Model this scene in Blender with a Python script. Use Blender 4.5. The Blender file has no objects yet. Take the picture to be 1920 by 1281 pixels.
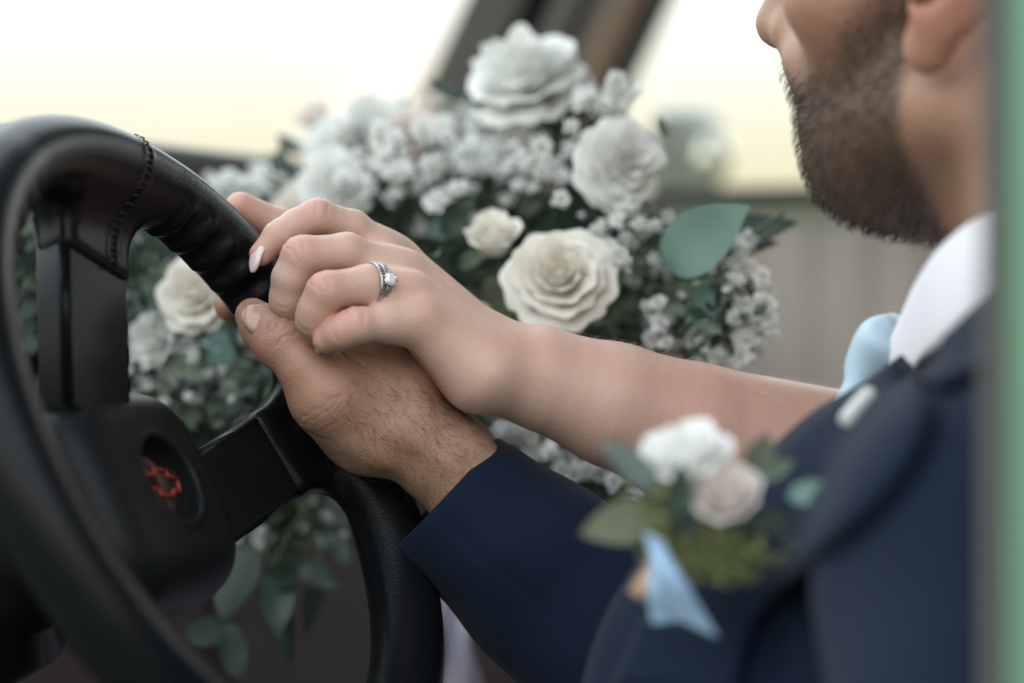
import bpy, bmesh, math, random
import numpy as np
from mathutils import Vector, Matrix
from mathutils.bvhtree import BVHTree

# ------------------------------------------------------------------ camera, sky, exposure
S = bpy.context.scene
COL = S.collection
FPX = 85 / 36 * 1920                      # focal length in pixels of the 1920 px wide frame

def P(px, py, Y):
    """world point at distance Y in front of the camera"""
    return Vector(((px - 960) / FPX * Y, Y, -(py - 640.5) / FPX * Y))

cam_d = bpy.data.cameras.new('camera')
cam = bpy.data.objects.new('camera', cam_d); COL.objects.link(cam)
cam.rotation_euler = (math.pi / 2, 0, 0)
cam_d.lens = 85; cam_d.sensor_width = 36; cam_d.clip_start = 0.02
cam_d.dof.use_dof = True; cam_d.dof.focus_distance = 0.99; cam_d.dof.aperture_fstop = 3.2
cam_d.dof.aperture_blades = 0
S.camera = cam

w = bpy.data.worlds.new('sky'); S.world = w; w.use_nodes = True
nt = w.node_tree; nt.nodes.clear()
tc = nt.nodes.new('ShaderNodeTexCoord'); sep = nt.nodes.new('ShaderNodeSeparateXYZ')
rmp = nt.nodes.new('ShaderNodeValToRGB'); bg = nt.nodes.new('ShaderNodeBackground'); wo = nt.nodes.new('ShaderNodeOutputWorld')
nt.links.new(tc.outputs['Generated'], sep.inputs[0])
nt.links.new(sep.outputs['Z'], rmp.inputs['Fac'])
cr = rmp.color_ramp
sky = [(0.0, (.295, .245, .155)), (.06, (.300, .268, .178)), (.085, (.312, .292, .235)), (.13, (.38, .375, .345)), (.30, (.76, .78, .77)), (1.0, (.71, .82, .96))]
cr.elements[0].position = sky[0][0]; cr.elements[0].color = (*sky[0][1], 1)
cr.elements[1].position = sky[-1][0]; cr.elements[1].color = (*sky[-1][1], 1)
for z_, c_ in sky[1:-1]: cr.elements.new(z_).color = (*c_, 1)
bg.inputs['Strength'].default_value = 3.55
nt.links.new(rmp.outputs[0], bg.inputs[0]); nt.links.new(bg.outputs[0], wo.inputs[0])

S.view_settings.view_transform = 'Standard'; S.view_settings.look = 'None'
S.view_settings.exposure = 0.0; S.view_settings.gamma = 1.0; S.view_settings.use_curve_mapping = False

# ------------------------------------------------------------------ helpers
def link(o, parent=None):
    COL.objects.link(o)
    if parent is not None: o.parent = parent
    return o

def tag(o, label=None, cat=None, group=None, kind=None):
    if label: o['label'] = label
    if cat: o['category'] = cat
    if group: o['group'] = group
    if kind: o['kind'] = kind
    return o

def empty(name, loc=(0, 0, 0), parent=None):
    o = bpy.data.objects.new(name, None); o.location = loc; o.empty_display_size = .02
    return link(o, parent)

def mesh_obj(name, verts, faces, mat, parent=None, smooth=True):
    me = bpy.data.meshes.new(name)
    if isinstance(faces, np.ndarray):
        n = len(faces); k = faces.shape[1]
        me.vertices.add(len(verts)); me.vertices.foreach_set('co', np.asarray(verts, np.float32).ravel())
        me.loops.add(n * k); me.loops.foreach_set('vertex_index', faces.astype(np.int32).ravel())
        me.polygons.add(n); me.polygons.foreach_set('loop_start', np.arange(0, n * k, k, dtype=np.int32))
        me.update(calc_edges=True); me.validate()
    else:
        me.from_pydata([tuple(v) for v in verts], [], faces); me.update()
    if smooth: me.polygons.foreach_set('use_smooth', np.ones(len(me.polygons), bool))
    if mat is not None: me.materials.append(mat)
    o = bpy.data.objects.new(name, me)
    link(o, parent)
    if parent is not None: o.matrix_parent_inverse = Matrix()
    return o

def local(o_parent):
    """matrix taking world points into a parent's local frame (roots are never scaled)"""
    bpy.context.view_layer.update()
    return o_parent.matrix_world.inverted()

def put(o, parent):
    """parent a world-space built object keeping its place"""
    o.parent = parent
    o.matrix_parent_inverse = Matrix.Translation(parent.location).inverted() if parent.rotation_euler[:] == (0, 0, 0) else parent.matrix_basis.inverted()
    return o

def box_bm(bm, c, size, rot=None, bevel=0.0, seg=2):
    m = Matrix.Translation(c) @ (rot.to_4x4() if rot is not None else Matrix()) @ Matrix.Diagonal((*size, 1))
    r = bmesh.ops.create_cube(bm, size=1, matrix=m)
    if bevel > 0:
        es = list({e for v in r['verts'] for e in v.link_edges})
        bmesh.ops.bevel(bm, geom=es, offset=bevel, segments=seg, profile=.5, affect='EDGES')

def bm_obj(name, bm, mat, parent=None, smooth=True):
    me = bpy.data.meshes.new(name); bm.to_mesh(me); bm.free()
    if smooth: me.polygons.foreach_set('use_smooth', np.ones(len(me.polygons), bool))
    me.materials.append(mat)
    o = bpy.data.objects.new(name, me); link(o)
    if parent is not None: put(o, parent)
    return o

def tube(pts, rad, n=10, cap=True, flat=None):
    """swept tube, rad scalar or list; returns verts, faces"""
    pts = [Vector(p) for p in pts]; N = len(pts)
    if not hasattr(rad, '__len__'): rad = [rad] * N
    V = []; Fc = []; prev = None
    for i, p in enumerate(pts):
        t = (pts[min(i + 1, N - 1)] - pts[max(i - 1, 0)]).normalized()
        a = prev if prev is not None else (Vector((0, 0, 1)) if abs(t.z) < .9 else Vector((1, 0, 0)))
        x = (a - t * a.dot(t)).normalized(); prev = x; y = t.cross(x)
        for k in range(n):
            an = 2 * math.pi * k / n
            V.append(p + (x * math.cos(an) + y * math.sin(an) * (flat or 1)) * rad[i])
    for i in range(N - 1):
        for k in range(n):
            Fc.append((i * n + k, i * n + (k + 1) % n, (i + 1) * n + (k + 1) % n, (i + 1) * n + k))
    if cap:
        Fc.append(tuple(range(n))[::-1]); Fc.append(tuple(range((N - 1) * n, N * n)))
    return V, Fc

def spline(pts, n):
    """Catmull-Rom resample of (vectors) into n points"""
    pts = [np.array(p, float) for p in pts]; out = []
    ext = [2 * pts[0] - pts[1]] + pts + [2 * pts[-1] - pts[-2]]
    m = len(pts) - 1
    for i in range(n):
        s = i / (n - 1) * m; k = min(int(s), m - 1); t = s - k
        a, b, c, d = ext[k:k + 4]
        out.append(.5 * ((2 * b) + (c - a) * t + (2 * a - 5 * b + 4 * c - d) * t * t + (3 * b - a - 3 * c + d) * t ** 3))
    return out

# ---- implicit surfaces
def smin(a, b, k):
    h = np.maximum(k - np.abs(a - b), 0) / k
    return np.minimum(a, b) - h * h * k * .25

def smax(a, b, k): return -smin(-a, -b, k)

def cap(p, a, b, ra, rb):
    a = np.asarray(a, np.float32); b = np.asarray(b, np.float32)
    ba = b - a; t = np.clip(((p - a) @ ba) / max(ba @ ba, 1e-12), 0, 1)
    q = p - a - t[:, None] * ba
    return np.sqrt((q * q).sum(1)) - (ra + (rb - ra) * t)

def ell(p, c, R, ax=None):
    q = p - np.asarray(c, np.float32)
    if ax is not None: q = q @ np.asarray(ax, np.float32).T
    R = np.asarray(R, np.float32)
    k0 = np.sqrt(((q / R) ** 2).sum(1)); k1 = np.sqrt(((q / (R * R)) ** 2).sum(1))
    return k0 * (k0 - 1) / np.maximum(k1, 1e-9)

def rbox(p, c, b, r):
    q = np.abs(p - np.asarray(c, np.float32)) - (np.asarray(b, np.float32) - r)
    return np.sqrt((np.maximum(q, 0) ** 2).sum(1)) + np.minimum(q.max(1), 0) - r

def sdf_mesh(f, lo, hi, h, blk=8, smooth=2, slack=1.6, sw=.5):
    lo = np.asarray(lo, float); hi = np.asarray(hi, float)
    nb = np.ceil((hi - lo) / (h * blk)).astype(int)
    n = nb * blk
    g = np.stack(np.meshgrid(*[np.arange(k) for k in nb], indexing='ij'), -1).reshape(-1, 3)
    dc = f((lo + (g + .5) * blk * h).astype(np.float32))
    D = np.repeat(np.repeat(np.repeat(np.where(dc.reshape(nb) < 0, -1, 1).astype(np.float32), blk, 0), blk, 1), blk, 2)
    act = g[np.abs(dc) < slack * blk * h]
    off = np.stack(np.meshgrid(*[np.arange(blk)] * 3, indexing='ij'), -1).reshape(-1, 3)
    for s in range(0, len(act), 800):
        idx = (act[s:s + 800, None, :] * blk + off[None]).reshape(-1, 3)
        D[idx[:, 0], idx[:, 1], idx[:, 2]] = f((lo + idx * h).astype(np.float32))
    sg = D < 0
    c = np.zeros(n - 1, np.int8)
    for i in (0, 1):
        for j in (0, 1):
            for k in (0, 1): c += sg[i:n[0] - 1 + i, j:n[1] - 1 + j, k:n[2] - 1 + k]
    ac = np.argwhere((c > 0) & (c < 8))
    vid = np.full(n - 1, -1, np.int32); vid[ac[:, 0], ac[:, 1], ac[:, 2]] = np.arange(len(ac))
    acc = np.zeros((len(ac), 3)); cnt = np.zeros(len(ac))
    cor = [(i, j, k) for i in (0, 1) for j in (0, 1) for k in (0, 1)]
    for a in cor:
        for ax in range(3):
            if a[ax]: continue
            b = list(a); b[ax] = 1
            da = D[ac[:, 0] + a[0], ac[:, 1] + a[1], ac[:, 2] + a[2]]; db = D[ac[:, 0] + b[0], ac[:, 1] + b[1], ac[:, 2] + b[2]]
            m = (da < 0) != (db < 0)
            t = np.where(m, da / np.where(m, da - db, 1), 0)
            pos = np.array(a)[None] + t[:, None] * (np.array(b) - np.array(a))[None]
            acc[m] += pos[m]; cnt += m
    V = lo + (ac + acc / cnt[:, None]) * h
    Q = []
    for ax in range(3):
        o1, o2 = (ax + 1) % 3, (ax + 2) % 3
        sl0 = [slice(None)] * 3; sl1 = [slice(None)] * 3
        sl0[ax] = slice(0, n[ax] - 1); sl1[ax] = slice(1, n[ax])
        ch = np.argwhere(sg[tuple(sl0)] != sg[tuple(sl1)])
        ok = (ch[:, o1] > 0) & (ch[:, o2] > 0) & (ch[:, o1] < n[o1] - 1) & (ch[:, o2] < n[o2] - 1)
        ch = ch[ok]; ins = sg[ch[:, 0], ch[:, 1], ch[:, 2]]
        def cell(d1, d2):
            q = ch.copy(); q[:, o1] -= d1; q[:, o2] -= d2
            return vid[q[:, 0], q[:, 1], q[:, 2]]
        q = np.stack([cell(1, 1), cell(0, 1), cell(0, 0), cell(1, 0)], 1)
        q[~ins] = q[~ins][:, ::-1]
        Q.append(q)
    Q = np.concatenate(Q); Q = Q[(Q >= 0).all(1)]
    ed = np.concatenate([Q[:, [0, 1]], Q[:, [1, 2]], Q[:, [2, 3]], Q[:, [3, 0]]])
    for _ in range(smooth):
        a = np.zeros_like(V); k = np.zeros(len(V))
        for i in range(3): a[:, i] = np.bincount(ed[:, 0], V[ed[:, 1], i], len(V)) + np.bincount(ed[:, 1], V[ed[:, 0], i], len(V))
        k = np.bincount(ed[:, 0], minlength=len(V)) + np.bincount(ed[:, 1], minlength=len(V))
        V = V * (1 - sw) + sw * a / np.maximum(k, 1)[:, None]
    return V, Q

def join_vq(parts):
    V = []; Q = []; o = 0
    for v, q in parts: V.append(v); Q.append(q + o); o += len(v)
    return np.concatenate(V), np.concatenate(Q)

def set_attr(o, name, vals):
    a = o.data.attributes.new(name, 'FLOAT', 'POINT'); a.data.foreach_set('value', np.asarray(vals, np.float32))

# ------------------------------------------------------------------ materials
def mat(name, color, rough=.5, bump=None, var=None, sss=0, coat=0, metal=0, spec=.5, sheen=0, attr=None, transl=0):
    m = bpy.data.materials.new(name); m.use_nodes = True
    t = m.node_tree; b = t.nodes['Principled BSDF']; N = t.nodes.new; L = t.links.new
    b.inputs['Base Color'].default_value = (*color, 1); b.inputs['Roughness'].default_value = rough
    b.inputs['Metallic'].default_value = metal; b.inputs['Specular IOR Level'].default_value = spec
    b.inputs['Coat Weight'].default_value = coat; b.inputs['Sheen Weight'].default_value = sheen
    if sss:
        b.inputs['Subsurface Weight'].default_value = sss; b.inputs['Subsurface Radius'].default_value = (1, .38, .22)
        b.inputs['Subsurface Scale'].default_value = .0016
    co = N('ShaderNodeTexCoord')
    src = None
    if var:                                 # (second colour, scale, contrast)
        c2, sc, amt = var
        nz = N('ShaderNodeTexNoise'); nz.inputs['Scale'].default_value = sc; nz.inputs['Detail'].default_value = 4
        L(co.outputs['Object'], nz.inputs['Vector'])
        mr = N('ShaderNodeMapRange'); mr.inputs[1].default_value = .35; mr.inputs[2].default_value = .65; mr.inputs[4].default_value = amt
        L(nz.outputs[0], mr.inputs[0])
        mx = N('ShaderNodeMix'); mx.data_type = 'RGBA'; mx.inputs[6].default_value = (*color, 1); mx.inputs[7].default_value = (*c2, 1)
        L(mr.outputs[0], mx.inputs[0]); src = mx.outputs[2]
    if attr:                                # (attribute name, colour)
        for an, ac in attr:
            at = N('ShaderNodeAttribute'); at.attribute_name = an
            mx = N('ShaderNodeMix'); mx.data_type = 'RGBA'; mx.inputs[7].default_value = (*ac, 1)
            if src is not None: L(src, mx.inputs[6])
            else: mx.inputs[6].default_value = (*color, 1)
            L(at.outputs['Fac'], mx.inputs[0]); src = mx.outputs[2]
    if src is not None: L(src, b.inputs['Base Color'])
    if bump:                                # list of (kind, scale, strength, distance)
        nrm = None
        for kind, sc, st, dist in bump:
            if kind == 'noise':
                x = N('ShaderNodeTexNoise'); x.inputs['Detail'].default_value = 3; out = x.outputs[0]
            else:
                x = N('ShaderNodeTexVoronoi'); out = x.outputs['Distance']
                if kind == 'cell': x.feature = 'DISTANCE_TO_EDGE'
            x.inputs['Scale'].default_value = sc
            L(co.outputs['Object'], x.inputs['Vector'])
            bp = N('ShaderNodeBump'); bp.inputs['Strength'].default_value = st; bp.inputs['Distance'].default_value = dist
            L(out, bp.inputs['Height'])
            if nrm is not None: L(nrm, bp.inputs['Normal'])
            nrm = bp.outputs[0]
        L(nrm, b.inputs['Normal'])
    if transl:
        tr = N('ShaderNodeBsdfTranslucent'); tr.inputs[0].default_value = (*color, 1)
        mxs = N('ShaderNodeMixShader'); mxs.inputs[0].default_value = transl
        out = t.nodes['Material Output']
        if src is not None: L(src, tr.inputs[0])
        L(b.outputs[0], mxs.inputs[1]); L(tr.outputs[0], mxs.inputs[2]); L(mxs.outputs[0], out.inputs[0])
    return m

skin_b = mat('fair_skin', (.60, .405, .33), .42, bump=[('cell', 900, .22, .0007), ('noise', 260, .16, .0012), ('noise', 1800, .2, .0003)], var=((.56, .34, .27), 45, .55), sss=.12,
             attr=[('red', (.54, .215, .165))], spec=.4)
skin_g = mat('tanned_skin', (.41, .245, .170), .45, bump=[('cell', 700, .30, .0009), ('noise', 220, .22, .0014)], var=((.355, .195, .13), 40, .6), sss=.09,
             attr=[('red', (.42, .165, .12)), ('beard', (.085, .056, .040))], spec=.4)
nail_b = mat('polished_nail', (.70, .55, .54), .12, coat=.6, sss=.1)
nail_g = mat('bare_nail', (.46, .285, .225), .25, coat=.3, sss=.1, bump=[('noise', 300, .06, .0005)])
leather = mat('black_leather', (.0055, .0065, .0078), .27, bump=[('voronoi', 1100, .16, .0005), ('noise', 1500, .10, .0003)], spec=.15)
plastic = mat('black_plastic', (.0060, .0070, .0084), .27, bump=[('noise', 1500, .05, .0003)], spec=.10)
pad = mat('black_foam_pad', (.0085, .0098, .0112), .42, bump=[('noise', 1800, .08, .0003)], spec=.16)

# ------------------------------------------------------------------ the two people's hands
def chain(p, pts, k=.003):
    d = None
    for (a, ra), (b, rb) in zip(pts[:-1], pts[1:]):
        c = cap(p, a, b, ra, rb); d = c if d is None else smin(d, c, k)
    return d

def px(lst): return [(np.array(P(x, y, Y), np.float32), r / 1000) for x, y, Y, r in lst]

def creases(p, pts, i, width, n, amp, dors, spread=.0019):
    """dorsal skin folds across joint i of a finger chain"""
    a, b = pts[i - 1][0], pts[i][0]; c = pts[min(i + 1, len(pts) - 1)][0]
    ax = (b - a) / np.linalg.norm(b - a) + (c - b) / max(np.linalg.norm(c - b), 1e-6); ax /= np.linalg.norm(ax)
    dors = dors - ax * (dors @ ax); dors /= np.linalg.norm(dors)
    q = p - b; s = q @ ax; rad = q - s[:, None] * ax; rr = np.sqrt((rad * rad).sum(1)) + 1e-9
    cosd = (rad @ dors) / rr
    m = np.clip((cosd - .15) / .5, 0, 1) * np.exp(-(np.sqrt((q * q).sum(1)) / (width * 1.7)) ** 4)
    side = rad @ np.cross(ax, dors)
    out = 0
    for k in range(n):
        s0 = (k - (n - 1) / 2) * spread * (1 + .12 * math.sin(k * 2.3)) + .0005 * np.sin(side * 900 + k * 1.9) + 3.5 * (k - (n - 1) / 2) * -side ** 2 * 2.5
        out = out + amp * (.6 + .4 * math.sin(k * 1.7 + 1)) * np.exp(-((s - s0) / .0006) ** 2)
    return out * m

def near(p, c, r): return np.exp(-(np.linalg.norm(p - np.asarray(c), axis=1) / r) ** 2)

# ---- bride's left hand and arm
B_ix = px([(738, 486, 1.022, 8.4), (662, 427, 1.010, 7.0), (595, 405, 1.002, 6.9), (556, 421, .999, 6.2), (523, 442, .996, 6.0), (489, 477, .993, 4.9)])
B_md = px([(758, 516, 1.000, 8.8), (650, 473, .988, 7.7), (566, 480, .982, 8.0), (545, 522, .983, 7.4), (540, 560, .986, 7.3), (560, 612, .996, 6.0)])
B_rg = px([(770, 556, .984, 8.6), (690, 535, .974, 8.1), (612, 547, .966, 7.9), (594, 580, .968, 7.2), (588, 600, .970, 6.9), (594, 622, .978, 6.2)])
B_pk = px([(785, 602, .976, 8.6), (722, 605, .968, 7.0), (668, 610, .962, 7.0), (650, 617, .962, 6.3), (638, 624, .963, 6.1), (611, 638, .966, 5.4)])
B_th = px([(850, 640, 1.040, 11), (640, 478, 1.046, 9.0), (575, 448, 1.043, 8.0), (520, 424, 1.038, 7.6), (450, 388, 1.030, 6.4)])
B_palm = [px([(738, 486, 1.022, 8.4), (905, 648, 1.018, 12.5)]), px([(758, 516, 1.000, 8.8), (912, 666, 1.000, 14)]),
          px([(770, 556, .984, 8.6), (912, 690, .988, 14)]), px([(785, 602, .976, 8.6), (895, 705, .985, 13)]),
          px([(800, 615, .992, 11), (890, 700, 1.000, 15)]), px([(760, 510, 1.022, 8), (900, 670, 1.015, 15)]), px([(716, 476, 1.014, 7.6), (722, 540, .988, 7.6), (742, 600, .976, 7.6)])]
B_arm = px([(925, 672, 1.010, 15.5), (1010, 704, 1.010, 19.0), (1150, 757, 1.012, 24.0), (1300, 813, 1.016, 28.5), (1600, 893, 1.035, 35), (1900, 985, 1.09, 39)])
B_arm2 = px([(912, 694, .990, 14.5), (1010, 712, .998, 18.5), (1150, 762, 1.004, 21.5), (1300, 818, 1.014, 24)])
B_up = px([(1900, 985, 1.09, 39), (2080, 560, 1.33, 47)])
dcam = np.array([0, -1, .25], np.float32)
def f_bride(p):
    dp = None
    for c in B_palm:
        d = chain(p, c); dp = d if dp is None else smin(dp, d, .006)
    arm = smin(chain(p, B_arm, .004), chain(p, B_arm2, .004), .008)
    dp = smin(dp, arm, .010)
    tot = dp
    for fg in (B_ix, B_md, B_rg, B_pk, B_th):
        d = chain(p, fg)
        tot = smin(tot, smin(d, dp, .009), .0012)
    # knuckles and tendons on the back of the hand
    for fg in (B_ix, B_md, B_rg, B_pk):
        tot = tot - .0007 * near(p, fg[0][0] + dcam * .006, .008)
    for fg, pc in zip((B_ix, B_md, B_rg), B_palm):
        t = cap(p, pc[0][0] + dcam * .009, pc[1][0] + dcam * .012, .001, .001)
        tot = tot - .0006 * np.exp(-(t / .0032) ** 2)
    # ulna bump
    tot = tot - .0018 * near(p, P(935, 705, .972), .010)
    for fg, n in ((B_ix, 5), (B_md, 5), (B_rg, 5), (B_pk, 5)):
        tot = tot + creases(p, fg, 2, .0075, n, .00034, np.array([-.25, -.6, .75], np.float32), .0016)
        tot = tot + creases(p, fg, 4, .006, 3, .00026, np.array([-.5, -.7, .5], np.float32), .0012)
    return tot
def f_up(p): return smin(chain(p, B_arm, .004), chain(p, B_up, .03), .02)
V1, Q1 = sdf_mesh(lambda p: smax(f_bride(p), p[:, 0] - .152, .002), (-.125, .93, -.115), (.158, 1.08, .07), .0006, smooth=1, sw=.3)
V2, Q2 = sdf_mesh(lambda p: smax(f_up(p), .148 - p[:, 0], .004), (.13, .94, -.16), (.43, 1.42, .11), .0035)
V, Q = join_vq([(V1, Q1), (V2, Q2)])
bride = empty('person', P(2000, 2800, 1.35)); tag(bride, 'woman in a pale dress resting her ringed hand on the man\'s hand', 'person')
body = mesh_obj('body', V, Q, skin_b); put(body, bride)
red = np.zeros(len(V))
for fg in (B_ix, B_md, B_rg, B_pk):
    red += .22 * near(V, fg[0][0] + dcam * .006, .008) + .55 * near(V, fg[2][0] + np.array([-.002, -.004, .004]), .0075) + .30 * near(V, fg[4][0], .007) + .5 * near(V, fg[-1][0], .009)
red += .5 * near(V, B_th[-1][0], .012) + .22 * near(V, P(1000, 660, .99), .02) + .35 * near(V, P(1350, 820, .99), .05)
set_attr(body, 'red', np.clip(red, 0, .85)); 

def nail(name, tip, axis, normal, L, Wd, m, parent, bvh, curve=.45, lab=None, ray=False, blend=.6):
    """curved nail plate: tip = centre of plate on the finger surface"""
    hit = bvh.ray_cast(Vector((0, 0, 0)), Vector(tip).normalized()) if ray else bvh.find_nearest(Vector(tip)); tip = hit[0] + hit[1] * .0007
    axis = Vector(axis).normalized(); normal = Vector(normal).normalized() * blend + hit[1]; normal = (normal - axis * normal.dot(axis)).normalized(); sd = axis.cross(normal)
    V = []; Fc = []; nu, nv = 9, 13
    for lay in (0, 1):
        for j in range(nv):
            v = j / (nv - 1) * 2 - 1
            wv_ = Wd * max(.12, (1 - max(0, v) ** 2.8)) ** .5 * (1 - max(0, -v - .5) ** 2 * 1.4)
            for i in range(nu):
                u = i / (nu - 1) * 2 - 1
                a = u * .95
                x = wv_ * math.sin(a) / math.sin(.95) * .5
                z = Wd * curve * (math.cos(a) - 1) - .12 * L * v * v * (1 if v > 0 else .4) + (-.0006 if lay else .0)
                V.append(Vector(tip) + sd * x + axis * (v * L * .5 * (1 - .10 * u * u)) + normal * z)
    n1 = nu * nv
    for j in range(nv - 1):
        for i in range(nu - 1):
            q = (j * nu + i, j * nu + i + 1, (j + 1) * nu + i + 1, (j + 1) * nu + i)
            Fc.append(q); Fc.append(tuple(k + n1 for k in q[::-1]))
    rim_ = [i for i in range(nu)] + [j * nu + nu - 1 for j in range(1, nv)] + [(nv - 1) * nu + i for i in range(nu - 2, -1, -1)] + [j * nu for j in range(nv - 2, 0, -1)]
    for a, b in zip(rim_, rim_[1:] + rim_[:1]): Fc.append((b, a, a + n1, b + n1))
    o = mesh_obj(name, V, Fc, m); put(o, parent)
    if lab: o['label'] = lab
    return o
bvh_b = BVHTree.FromPolygons([tuple(v) for v in V1], [tuple(q) for q in Q1])
def dirp(a, b): return Vector(b) - Vector(a)
nail('fingernail', P(478, 478, .9885), dirp(P(489, 452, .993), P(468, 506, .989)), (-.80, -.58, .20), .0140, .0060, nail_b, bride, bvh_b, lab='glossy pale pink index fingernail')
nail('fingernail', P(588, 648, .970), dirp(P(606, 630, .962), P(592, 658, .972)), (-.85, -.15, -.3), .0085, .0062, nail_b, bride, bvh_b, lab='glossy pale pink little fingernail')

# ---- groom's right hand
G_th = px([(474, 592, .998, 7.4), (494, 614, .992, 9.0), (524, 642, .987, 10.2), (572, 690, .984, 10.0), (616, 744, .985, 13.0), (702, 806, 1.004, 16.5)])
G_ix = px([(672, 615, 1.018, 10.5), (600, 565, 1.058, 8.8), (505, 578, 1.062, 7.8), (430, 575, 1.050, 6.4)])
G_md = px([(715, 612, 1.042, 10.5), (640, 640, 1.078, 8.8), (560, 668, 1.076, 7.8), (502, 655, 1.060, 6.8)])
G_rg = px([(752, 640, 1.064, 10.0), (700, 712, 1.086, 8.4), (640, 745, 1.082, 7.6), (596, 735, 1.070, 6.6)])
G_lt = px([(785, 670, 1.080, 9.0), (745, 780, 1.088, 7.6), (700, 800, 1.084, 6.8), (660, 795, 1.072, 6.0)])
G_palm = [px([(672, 615, 1.018, 10.5), (805, 850, 1.008, 15)]), px([(715, 612, 1.042, 10.5), (835, 858, 1.025, 16)]),
          px([(752, 640, 1.064, 10), (850, 868, 1.038, 16)]), px([(785, 670, 1.080, 9), (858, 880, 1.046, 15)]),
          px([(690, 700, 1.004, 12), (760, 800, 1.000, 18)]), px([(616, 744, .990, 14), (690, 800, 1.002, 17.5)]),
          px([(650, 740, .996, 13), (660, 800, 1.008, 13)]), px([(655, 678, .999, 11), (760, 730, 1.000, 13)])]
G_arm = px([(846, 866, 1.004, 18.5), (888, 922, 1.006, 18.5), (1000, 1050, 1.008, 21), (1160, 1200, 1.008, 23)])
G_arm2 = px([(856, 876, 1.030, 18.0), (900, 938, 1.028, 18), (1010, 1060, 1.016, 20)])
def f_groom(p):
    dp = None
    for c in G_palm:
        d = chain(p, c); dp = d if dp is None else smin(dp, d, .008)
    arm = smin(chain(p, G_arm, .004), chain(p, G_arm2, .004), .010)
    dp = smin(dp, arm, .012)
    tot = dp
    for fg in (G_ix, G_md, G_rg, G_lt):
        d = chain(p, fg, .004); tot = smin(tot, smin(d, dp, .008), .0012)
    tot = smin(tot, chain(p, G_th, .004), .011)
    # web fold beside the little finger that rests on it, thumb joint folds, wrist tendons
    dt = np.array([.55, -.6, .6], np.float32)
    tot = tot + creases(p, G_th, 2, .012, 4, .0012, dt, .0031)
    tot = tot + creases(p, G_th, 4, .014, 4, .00040, np.array([-.5, -.8, -.2], np.float32), .003)
    w = cap(p, P(650, 667, .985), P(678, 690, .985), .0004, .0004); tot = tot + .0012 * np.exp(-(w / .0011) ** 2)
    for a, b in (((562, 770), (600, 786)), ((566, 792), (612, 800)), ((578, 812), (620, 816))):
        w = cap(p, P(*a, .985), P(*b, .983), .0001, .0001); tot = tot + .0006 * np.exp(-(w / .0022) ** 2)
    w = cap(p, P(665, 835, .985), P(790, 945, .985), .001, .001); tot = tot - .0010 * np.exp(-(w / .005) ** 2)
    w = cap(p, P(700, 770, .985), P(860, 880, .982), .001, .001); tot = tot - .0008 * np.exp(-(w / .004) ** 2)
    return tot
GV, GQ = sdf_mesh(lambda p: smax(f_groom(p), p[:, 0] - .040, .002), (-.13, .955, -.125), (.046, 1.115, .03), .0006, smooth=1, sw=.3)
bvh_g = BVHTree.FromPolygons([tuple(v) for v in GV], [tuple(q) for q in GQ])
groom = empty('person', P(1900, 3200, .95)); tag(groom, 'bearded man in a navy suit gripping the steering wheel', 'person')
g_parts = [(GV, GQ)]
nail('thumbnail', P(482, 593, .9885), dirp(P(500, 616, .987), P(461, 570, .990)), (.42, -.82, .38), .0130, .0118, nail_g, groom, bvh_g, .30, lab='short bare thumbnail', ray=True, blend=.9)
# ------------------------------------------------------------------ steering wheel
WC = Vector((-0.1153, 0.9145, -0.0417)); WR = .1288
wn = Vector((0.824, -0.326, 0.463)).normalized(); wu = Vector((0, 0, 1)).cross(wn).normalized(); wv = wn.cross(wu)
WM = Matrix((wu, wv, wn)).transposed()
wheel = empty('steering_wheel', WC); wheel.rotation_euler = WM.to_euler()
tag(wheel, 'black leather steering wheel gripped by the joined hands', 'steering wheel')
WB = Matrix.Translation(WC) @ WM.to_4x4()

def spoke_frame(a0, a1):
    a0 = np.array(a0, float); a1 = np.array(a1, float)
    d = a1 - a0; L = np.linalg.norm(d); x = d / L
    w_ = np.cross([0, 0, 1], x); w_ /= np.linalg.norm(w_)
    return (a0 + a1) / 2, np.stack([x, w_, np.cross(x, w_)]), L

SPK = [((-.020, .030, -.029), (.020, .112, -.017)), ((.020, -.014, -.031), (.112, .008, -.018)), ((-.035, -.002, -.047), (-.112, -.008, -.021))]
SEAM_W = -.0065
def f_rim(p):
    rho = np.sqrt(p[:, 0] ** 2 + p[:, 1] ** 2)
    ang = np.degrees(np.arctan2(p[:, 1], p[:, 0])) % 360
    q0 = rho - WR; q1 = p[:, 2]
    tr = np.full(len(p), .0150, np.float32)
    inn = np.clip(-q0 / .012, 0, 1)                    # finger grips scalloped into the inner side
    for a0, a1 in ((20, 66), (112, 162), (200, 250)):
        m = np.clip((ang - a0) / 6, 0, 1) * np.clip((a1 - ang) / 6, 0, 1)
        tr = tr + m * (.0004 + inn ** 5 * .0014 * np.sin((ang - a0) / (a1 - a0) * 7 * 2 * np.pi))
    d = np.sqrt(q0 ** 2 + q1 ** 2) - tr
    for a0, a1 in SPK:
        c, ax, L = spoke_frame(a0, a1)
        a1n = np.array(a1, float); c2 = a1n - ax[0] * .009
        q = (p - c2) @ ax.T
        b = rbox(q, (0, 0, 0), (.018, .0205, .0095), .006)
        d = smin(d, b, .022)
    # leather seam beside the first spoke
    c, ax, L = spoke_frame(*SPK[0])
    sx = (p - c) @ ax[1].astype(np.float32) - SEAM_W
    m = np.clip((p[:, 1] - .082) / .006, 0, 1)
    d = d + m * .0007 * np.exp(-(sx / .0008) ** 2) - m * .0004 * np.exp(-((np.abs(sx) - .0022) / .0012) ** 2)
    return d
V, Q = sdf_mesh(f_rim, (-.16, -.16, -.03), (.16, .16, .024), .0011)
mesh_obj('rim', V, Q, leather, wheel)
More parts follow.
